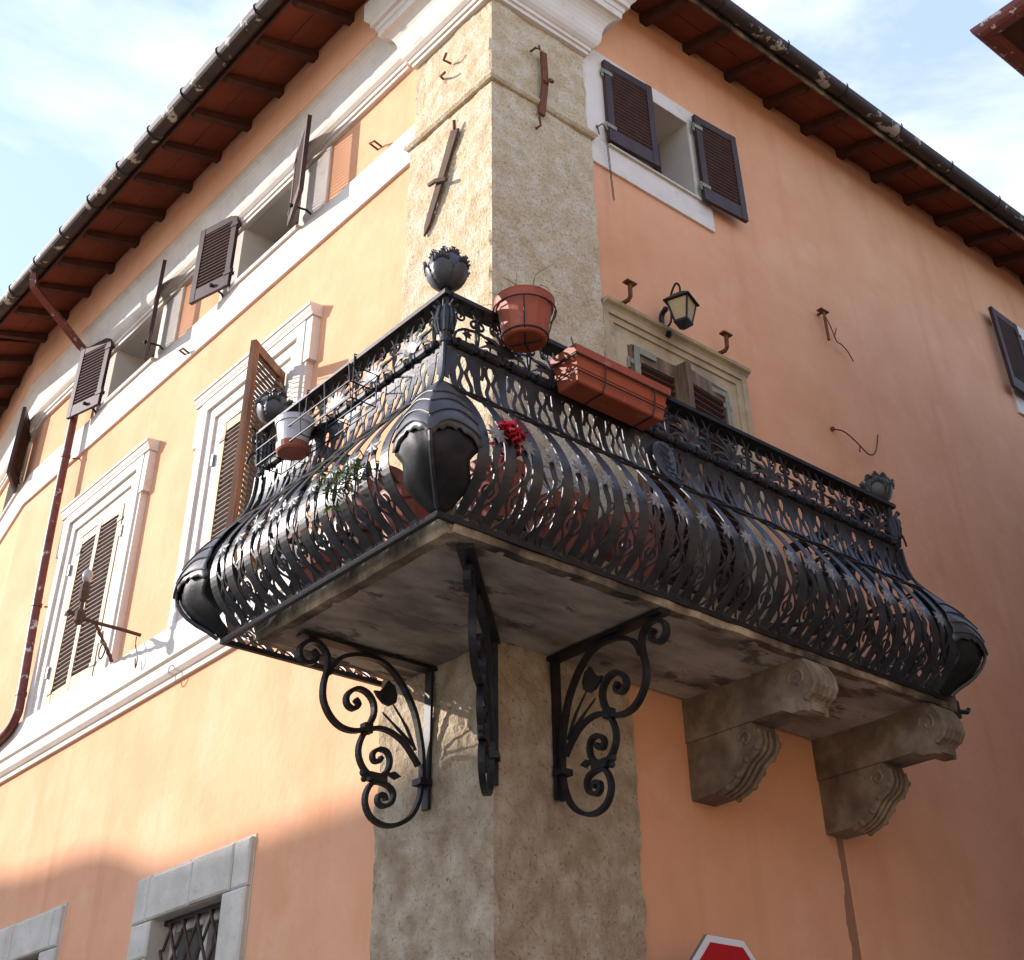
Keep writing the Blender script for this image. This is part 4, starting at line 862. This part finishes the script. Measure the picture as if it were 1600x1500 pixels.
# pots standing on the balcony floor
fl = 4.197
specs = [((-0.62, 0.22, 4.52), 0.17, 0.34, 'ribbed terracotta pot behind the left side bands beside the corner leaf', 'rust_pot', None),
         ((-0.66, -0.20, fl), 0.17, 0.36, 'terracotta floor pot with a feathery green plant behind the left bands', 'terracotta', 'green'),
         ((-0.45, -0.58, 4.32), 0.15, 0.30, 'terracotta pot with a red flower beside the corner leaf', 'terracotta', 'red'),
         ((0.02, -0.52, fl), 0.18, 0.40, 'terracotta floor pot behind the right bands below the planter box', 'terracotta', 'dry'),
         ((0.45, -0.55, fl), 0.17, 0.42, 'terracotta floor pot with pink flowers below the right end of the planter box', 'rust_pot', 'pink'),
         ((-0.65, 0.56, fl), 0.15, 0.30, 'low terracotta floor pot near the left end of the balcony', 'terracotta', 'dry')]
for c, r, h, lab, m, kind in specs:
    e = pot('potted_plant' if kind else 'flower_pot', c, r, h, lab, m)
    if c[2] > 4.3:
        mb = MB(); mb.lathe((c[0], c[1], 0), [(r*0.8, fl), (r*0.8, c[2]-0.02), (r*0.95, c[2]-0.018), (r*0.95, c[2]-0.002)], 12); obj('stand', mb, 'dark_rust', e)
    t = (c[0], c[1], c[2]+h)
    if kind == 'green':
        mb = MB()
        for k in range(9):
            tip = Vector((-1.20+random.uniform(-.05, .03), -0.36+random.uniform(-.20, .13), 4.40+random.uniform(-.13, .10)))
            mb.tube(smooth_path([(c[0]-0.05, c[1], c[2]+h), (c[0]-0.25, c[1]-0.08, c[2]+h+0.06+0.02*k/9), tuple((tip+Vector((c[0]-0.3, c[1]-0.1, 4.56)))/2), tuple(tip)], 3), 0.0035, 4)
        obj('stems', mb, 'leaf', e, kind='stuff')
        for k in range(4): leaf_cluster((-1.20, -0.27-0.075*k, 4.44-0.05*(k % 2)), 0.075, 60, 'leaf', e, size=0.013)
        leaf_cluster((-1.20, -0.42, 4.28), 0.07, 50, 'leaf', e, size=0.012)
    if kind == 'red': leaf_cluster((-0.69, -0.965, 4.535), 0.085, 240, 'petal', e, 'flowers', 0.034); leaf_cluster((c[0], c[1], c[2]+h+0.03), 0.10, 40, 'twig', e, size=0.02); twigs((c[0], c[1], c[2]+h), 10, 0.28, e)
    if kind == 'pink': leaf_cluster((c[0], c[1], c[2]+h+0.07), 0.12, 60, 'leaf', e, size=0.02); leaf_cluster((c[0]-0.03, c[1]-0.1, c[2]+h+0.10), 0.09, 22, 'pink', e, 'flowers', 0.018)
    if kind == 'dry': twigs(t, 14, 0.3, e)
# white ribbed tub
tb = empty('white_tub', (0.12, -0.25, fl), 'white ribbed plastic tub standing against the pilaster on the balcony', 'tub')
mb = MB(); n = 40; rows = []
for rr, z in ((0.16, 0), (0.17, 0.01), (0.20, 0.60), (0.215, 0.61), (0.215, 0.66), (0.19, 0.66), (0.18, 0.5)):
    rows.append([Vector((0.12, -0.25, fl))+Vector((rr*(1+(0.05 if j % 2 and 0.005 < z < 0.605 else 0))*math.cos(2*math.pi*j/n), rr*(1+(0.05 if j % 2 and 0.005 < z < 0.605 else 0))*math.sin(2*math.pi*j/n), z)) for j in range(n)])
mb.sweep(rows); obj('tub', mb, 'white_plastic', tb)

# ------------------------------------------------------------------ ironwork on the walls
def thing_mesh(name, mb, m, label, cat, group=None, smooth=False): return tag(obj(name, mb, m, None, smooth), label, cat, group)
mb = MB(); a = Vector((-0.028, 0.375, 7.88)); b = Vector((-0.028, 0.695, 7.12)); t = (b-a).normalized(); s = Vector((0, -t.z, t.y)).normalized()
t0 = empty('wall_tie', (0, 0.53, 7.5), 'long dark iron tie plate slanting across the sunlit face of the stone pilaster', 'wall tie', 'iron wall ties')
mb.prism([a-s*0.045, a+s*0.045, b+s*0.03-t*0.08, b, b-s*0.03-t*0.08], (0.016, 0, 0)); obj('plate', mb, 'dark_rust', t0)
c = a+t*0.42; mb = MB(); mb.tube([c-s*0.11+Vector((-0.012, 0, 0)), c-Vector((0.03, 0, 0)), c+s*0.10+Vector((-0.012, 0, 0))], 0.018, 6); mb.tube([a, a+Vector((-0.02, -0.02, 0.06))], 0.012, 6); obj('wedge', mb, 'dark_rust', t0)
t1 = empty('wall_tie', (0.46, 0, 8.3), 'rusty iron tie bar standing upright on the shaded face of the stone pilaster', 'wall tie', 'iron wall ties')
mb = MB(); mb.bar([(0.47, -0.03, 8.66), (0.475, -0.03, 8.35), (0.43, -0.03, 8.0)], 0.02, 0.055, (0, 1, 0)); obj('bar', mb, 'rust', t1)
mb = MB(); mb.tube([(0.45, -0.05, 8.33), (0.49, -0.065, 8.36), (0.53, -0.05, 8.38)], 0.016, 6); obj('wedge', mb, 'rust', t1)
for (nm, p, lab) in (('iron_hook', [(0.37, 0.0, 8.63), (0.37, -0.06, 8.62), (0.39, -0.08, 8.60), (0.40, -0.06, 8.66)], 'small rusty hook at the top left of the upright tie bar on the pilaster'),
                     ('iron_hook', [(0.40, 0.0, 7.87), (0.40, -0.05, 7.86), (0.38, -0.06, 7.93)], 'small rusty hook just below the upright tie bar on the pilaster'),
                     ('iron_hook', [(0.0, 0.47, 8.64), (-0.07, 0.47, 8.63), (-0.08, 0.42, 8.66)], 'small rusty spike high on the sunlit face of the pilaster'),
                     ('iron_hook', [(0.0, 0.56, 8.55), (-0.05, 0.53, 8.52), (-0.06, 0.46, 8.50)], 'bent nail just below the spike high on the sunlit pilaster face'),
                     ('iron_hook', [FL(1.46, 0, 8.52), FL(1.46, 0.08, 8.54), FL(1.38, 0.09, 8.50), FL(1.36, 0.03, 8.46)], 'looped iron hook on the wall above the white band beside the pilaster'),
                     ('iron_hook', [FL(4.36, 0.03, 8.10), FL(4.36, 0.09, 8.12), FL(4.27, 0.10, 8.09), FL(4.25, 0.04, 8.05)], 'looped iron hook on the white band between the two upper windows')):
    mb = MB(); mb.tube(p, 0.010, 6); thing_mesh(nm, mb, 'rust', lab, 'hook', 'hooks and nails in the walls')
for x, lab in ((1.12, 'rusty T-shaped peg on the door lintel beside the pilaster'), (2.07, 'rusty T-shaped peg at the right end of the door lintel')):
    e = empty('iron_peg', (x, 0, 6.62), lab, 'peg', 'rusty pegs on the door lintel')
    mb = MB(); mb.bar([FR(x, -0.01, 6.69), FR(x, 0.12, 6.68), FR(x, 0.14, 6.70), FR(x, 0.145, 6.80)], 0.022, 0.022, (1, 0, 0)); obj('arm', mb, 'rust', e)
    mb = MB(); mb.box(FR, x-0.045, x+0.045, 0.12, 0.17, 6.80, 6.812); obj('head', mb, 'rust', e)
hk = empty('wire_bracket', (3.48, 0, 7.55), 'rusty bracket with a dangling wire on the plain orange wall', 'bracket')
mb = MB(); mb.tube([FR(3.48, 0, 7.70), FR(3.48, 0.06, 7.70), FR(3.48, 0.06, 7.42)], 0.012, 6); mb.box(FR, 3.43, 3.53, 0.03, 0.08, 7.70, 7.712); obj('bracket_bar', mb, 'rust', hk)
mb = MB(); mb.tube(smooth_path([FR(3.49, 0.06, 7.66), FR(3.56, 0.05, 7.58), FR(3.60, 0.05, 7.47), FR(3.66, 0.05, 7.46), FR(3.74, 0.04, 7.44), FR(3.80, 0.04, 7.36)], 3), 0.005, 5); mb.tube([FR(3.58, 0.05, 7.5), FR(3.62, 0.06, 7.6)], 0.005, 5); obj('wire', mb, 'rust', hk)
mb = MB(); mb.tube(smooth_path([FR(3.37, 0, 6.58), FR(3.45, 0.05, 6.57), FR(3.58, 0.06, 6.52), FR(3.72, 0.06, 6.46), FR(3.84, 0.05, 6.54), FR(3.93, 0.04, 6.72)], 4), 0.006, 5); mb.tube([FR(3.62, 0.06, 6.5), FR(3.60, 0.06, 6.44)], 0.006, 5); mb.ball(FR(3.37, 0.01, 6.58), 0.02, 6, 4)
thing_mesh('loose_wire', mb, 'rust', 'loose bent rusty wire sticking out of the orange wall above the railing', 'wire')
mb = MB()
for i in range(24):
    z = 8.27-0.028*i; mb.tube([FR(1.10+0.004*i*0.3+0.006*math.cos(t)*(1 if i % 2 else 0.3), 0.05+0.006*math.cos(t)*(0.3 if i % 2 else 1), z+0.018*math.sin(t)) for t in [2*math.pi*j/6 for j in range(7)]], 0.003, 4)
mb.tube([FR(1.03, 0.02, 8.29), FR(1.06, 0.06, 8.32), FR(1.10, 0.06, 8.28), FR(1.14, 0.05, 8.24)], 0.006, 5); mb.tube([FR(1.03, 0.03, 8.31), FR(1.03, 0.05, 8.20)], 0.005, 5)
thing_mesh('chain', mb, 'dark_rust', 'thin chain hanging below the left shutter of the attic window by the pilaster', 'chain')
# lantern on the right wall
ln = empty('wall_lantern', (1.53, 0.0, 6.6), 'black wall lantern with amber glass above the balcony door', 'lantern')
mb = MB(); mb.bar(smooth_path([FR(1.55, 0.05, 6.83), FR(1.55, 0.02, 6.80), FR(1.55, 0.015, 6.70), FR(1.55, 0.02, 6.64), FR(1.55, 0.06, 6.61), FR(1.55, 0.07, 6.64)], 3), 0.03, 0.022, (1, 0, 0)); mb.ball(FR(1.55, 0.06, 6.835), 0.022, 8, 6); mb.ball(FR(1.55, 0.065, 6.635), 0.024, 8, 6); obj('wall_plate', mb, 'iron', ln)
lx, ly = 1.50, -0.20
mb = MB(); mb.tube(smooth_path([(1.55, 0.02, 6.68), (1.545, -0.05, 6.70), (1.54, -0.07, 6.80), (1.53, -0.09, 6.90), (1.51, -0.16, 6.95), (lx, ly, 6.90), (lx, ly, 6.84)], 4), 0.008, 6); obj('arm', mb, 'iron', ln)
ang = math.radians(20)
def sq(r, z): return [(lx+r*math.cos(ang+math.pi/4+k*math.pi/2), ly+r*math.sin(ang+math.pi/4+k*math.pi/2), z) for k in range(4)]
mb = MB(); mb.sweep([sq(0.135, 6.755), sq(0.135, 6.762), sq(0.045, 6.83), sq(0.02, 6.845)]); obj('roof_cap', mb, 'iron', ln)
A_, B_ = sq(0.105, 6.752), sq(0.062, 6.60)
for k in range(4):
    mb = MB(); mb.prism([Vector(p) for p in (A_[k], A_[(k+1) % 4], B_[(k+1) % 4], B_[k])], (0, 0, 0.0005)); obj('pane', mb, 'amber', ln)
    mb = MB(); mb.tube([A_[k], B_[k]], 0.008, 5); obj('corner_bar', mb, 'iron', ln)
mb = MB(); mb.sweep([sq(0.072, 6.602), sq(0.072, 6.585), sq(0.012, 6.54), sq(0.004, 6.535)]); obj('base', mb, 'iron', ln)
# lamp arm on the left wall
la = empty('street_lamp', (0.05, 4.15, 5.4), 'rusty lamp arm with a bare bulb in front of the left shuttered window', 'lamp')
mb = MB(); mb.tube(smooth_path([FL(4.15, 0.09, 5.40), FL(4.16, 0.25, 5.41), FL(4.18, 0.45, 5.42), FL(4.2, 0.58, 5.44)], 4), 0.014, 8); mb.tube([FL(4.20, 0.5, 5.43), FL(4.3, 0.62, 5.50), FL(4.5, 0.56, 5.56)], 0.016, 6); obj('arm', mb, 'dark_rust', la)
mb = MB(); pp = [FL(4.60-0.42*i/20+0.006*math.sin(i*1.9), 0.09+0.36*i/20, 5.33+0.09*i/20+0.006*math.cos(i*1.9)) for i in range(21)]; mb.tube(pp, [0.012+0.004*(i % 2) for i in range(21)], 6); obj('stay_rod', mb, 'dark_rust', la)
mb = MB(); mb.lathe(FL(4.22, 0.56, 5.44), [(0.02, -0.05), (0.038, -0.03), (0.038, 0.04), (0.018, 0.07), (0.016, 0.12), (0.032, 0.14), (0.040, 0.20), (0.036, 0.26), (0.022, 0.28)], 10); obj('holder', mb, 'dark_rust', la)
mb = MB(); mb.lathe(FL(4.22, 0.56, 5.725), [(0.018, -0.01), (0.034, 0.02), (0.042, 0.05), (0.034, 0.08), (0.018, 0.095), (0.004, 0.10)], 12); obj('bulb', mb, 'bulb', la, smooth=True)
mb = MB(); mb.tube([FL(4.02, 0.5, 5.22+0.06*math.sin(t)) if False else FL(4.02+0.05*math.cos(t), 0.42, 5.16+0.06*math.sin(t)) for t in [2*math.pi*i/14 for i in range(15)]], 0.006, 5); obj('ring', mb, 'dark_rust', la)
mb = MB(); mb.tube(smooth_path([FL(4.15, 0.12, 5.38), FL(4.1, 0.14, 5.3), FL(4.05, 0.13, 5.18), FL(4.08, 0.12, 5.12), FL(4.11, 0.12, 5.2)], 4), 0.005, 5); obj('wire_loop', mb, 'wire', la)
# stop sign
ss = empty('stop_sign', (1.16, -0.32, 0), 'red octagonal road sign with a white border at the foot of the shaded wall', 'road sign')
zc = 2.50; R_ = 0.305/math.cos(math.pi/8)
def octo(r, y): return [(1.175+r*math.cos(math.pi/8+k*math.pi/4), y, zc+r*math.sin(math.pi/8+k*math.pi/4)) for k in range(8)]
mb = MB(); mb.prism(octo(R_, -0.30), (0, 0.018, 0)); obj('back_plate', mb, 'grey_metal', ss)
mb = MB(); mb.prism(octo(R_*0.992, -0.304), (0, 0.003, 0)); obj('white_border', mb, 'white', ss)
mb = MB(); mb.prism(octo(R_*0.89, -0.308), (0, 0.003, 0)); obj('red_face', mb, 'red', ss)
mb = MB(); mb.cyl((1.175, -0.255, 0), (1.175, -0.255, 2.72), 0.03, 12); obj('pole', mb, 'grey_metal', ss)
# ------------------------------------------------------------------ neighbouring houses
nb = empty('neighbour_house', (2.7, -2.8, 0), 'roof corner of the house across the lane with a brown gutter at the upper right', 'house')
nz = 8.0; ex, ey = 2.17, -2.38
mb = MB(); mb.box(lambda u, d, z: (u, d, z), ex+0.55, 16, -12, ey-0.55, 0, nz+0.25); obj('wall', mb, 'neighbour', nb)
mb = MB(); mb.hexa([(ex+0.05, -12, nz+0.04), (16, -12, nz+0.04), (16, ey-0.05, nz+0.04), (ex+0.05, ey-0.05, nz+0.04), (ex+0.05, -12, nz+0.10), (16, -12, nz+1.6), (16, ey-0.05, nz+0.12), (ex+0.05, ey-0.05, nz+0.10)]); rf = obj('roof', mb, 'rafter', nb)
gpr = [(0.0+0.07*math.cos(t), nz+0.075+0.075*math.sin(t)) for t in [math.pi+math.pi*i/8 for i in range(9)]]
gpr = gpr+[(0.07, nz+0.085), (-0.07, nz+0.085)]
mb = MB(); path_sweep(mb, [(ex+0.07, -12), (ex+0.07, ey-0.07), (16, ey-0.07)], gpr); obj('gutter', mb, 'pipe', rf)
for k in range(4):
    y = ey-0.45-0.22*k
    mb = MB(); a = [(ex+0.0+0.0*t, y+0.09*math.cos(math.pi*t/6), nz+0.10+0.07*math.sin(math.pi*t/6)) for t in range(7)]; mb.sweep([a+[(p[0], p[1]*1.0, p[2]-0.015) for p in reversed(a)], [(p[0]+0.5, p[1], p[2]+0.12) for p in a]+[(p[0]+0.5, p[1], p[2]+0.105) for p in reversed(a)]]); obj('roof_tile', mb, 'tile', rf)
# the house across the street whose roof shades the lower left wall
oh = empty('opposite_house', (-14, 22, 0), 'ochre house across the street outside the picture whose roof shades the lower left wall', 'house')
K_ = SUN/SUN.x
def caster(y, z, x=-14.0):    # point on the plane x whose shadow lands on the left wall at (y, z)
    t = (0.05-x); return (x, y-K_.y*t, z-K_.z*t)
prof_ = [(-4.5, 3.56), (0.6, 3.58), (1.27, 3.59), (2.2, 3.60), (3.05, 3.63), (3.4, 3.66), (3.75, 3.74), (4.1, 3.87), (4.4, 3.94), (4.75, 3.985), (5.3, 4.0), (5.8, 4.03), (6.2, 4.09), (7.5, 4.2), (9, 4.3), (14, 4.6)]
top = [caster(y, z) for y, z in prof_]
mb = MB(); mb.prism([(-14.0, top[0][1], 0)]+top+[(-14.0, top[-1][1], 0)], (-6, 0, 0)); obj('wall', mb, 'ochre', oh)
bh = empty('added_sky_blocker', (-6, -16, 0), 'plain ochre house added behind the viewer outside the picture to block low sky light', 'house')  # unseen block, added to cut low sky light and shape the bounce
mb = MB(); mb.box(lambda u, d, z: (u, d, z), -16, 1.8, -19, -13.5, 0, 6.4); obj('wall', mb, 'ochre', bh)
mb = MB(); mb.prism([(-16.4, -19.4, 6.41), (-16.4, -13.1, 6.41), (-16.4, -16.2, 8.0)], (18.6, 0, 0)); obj('roof', mb, 'tile', bh)
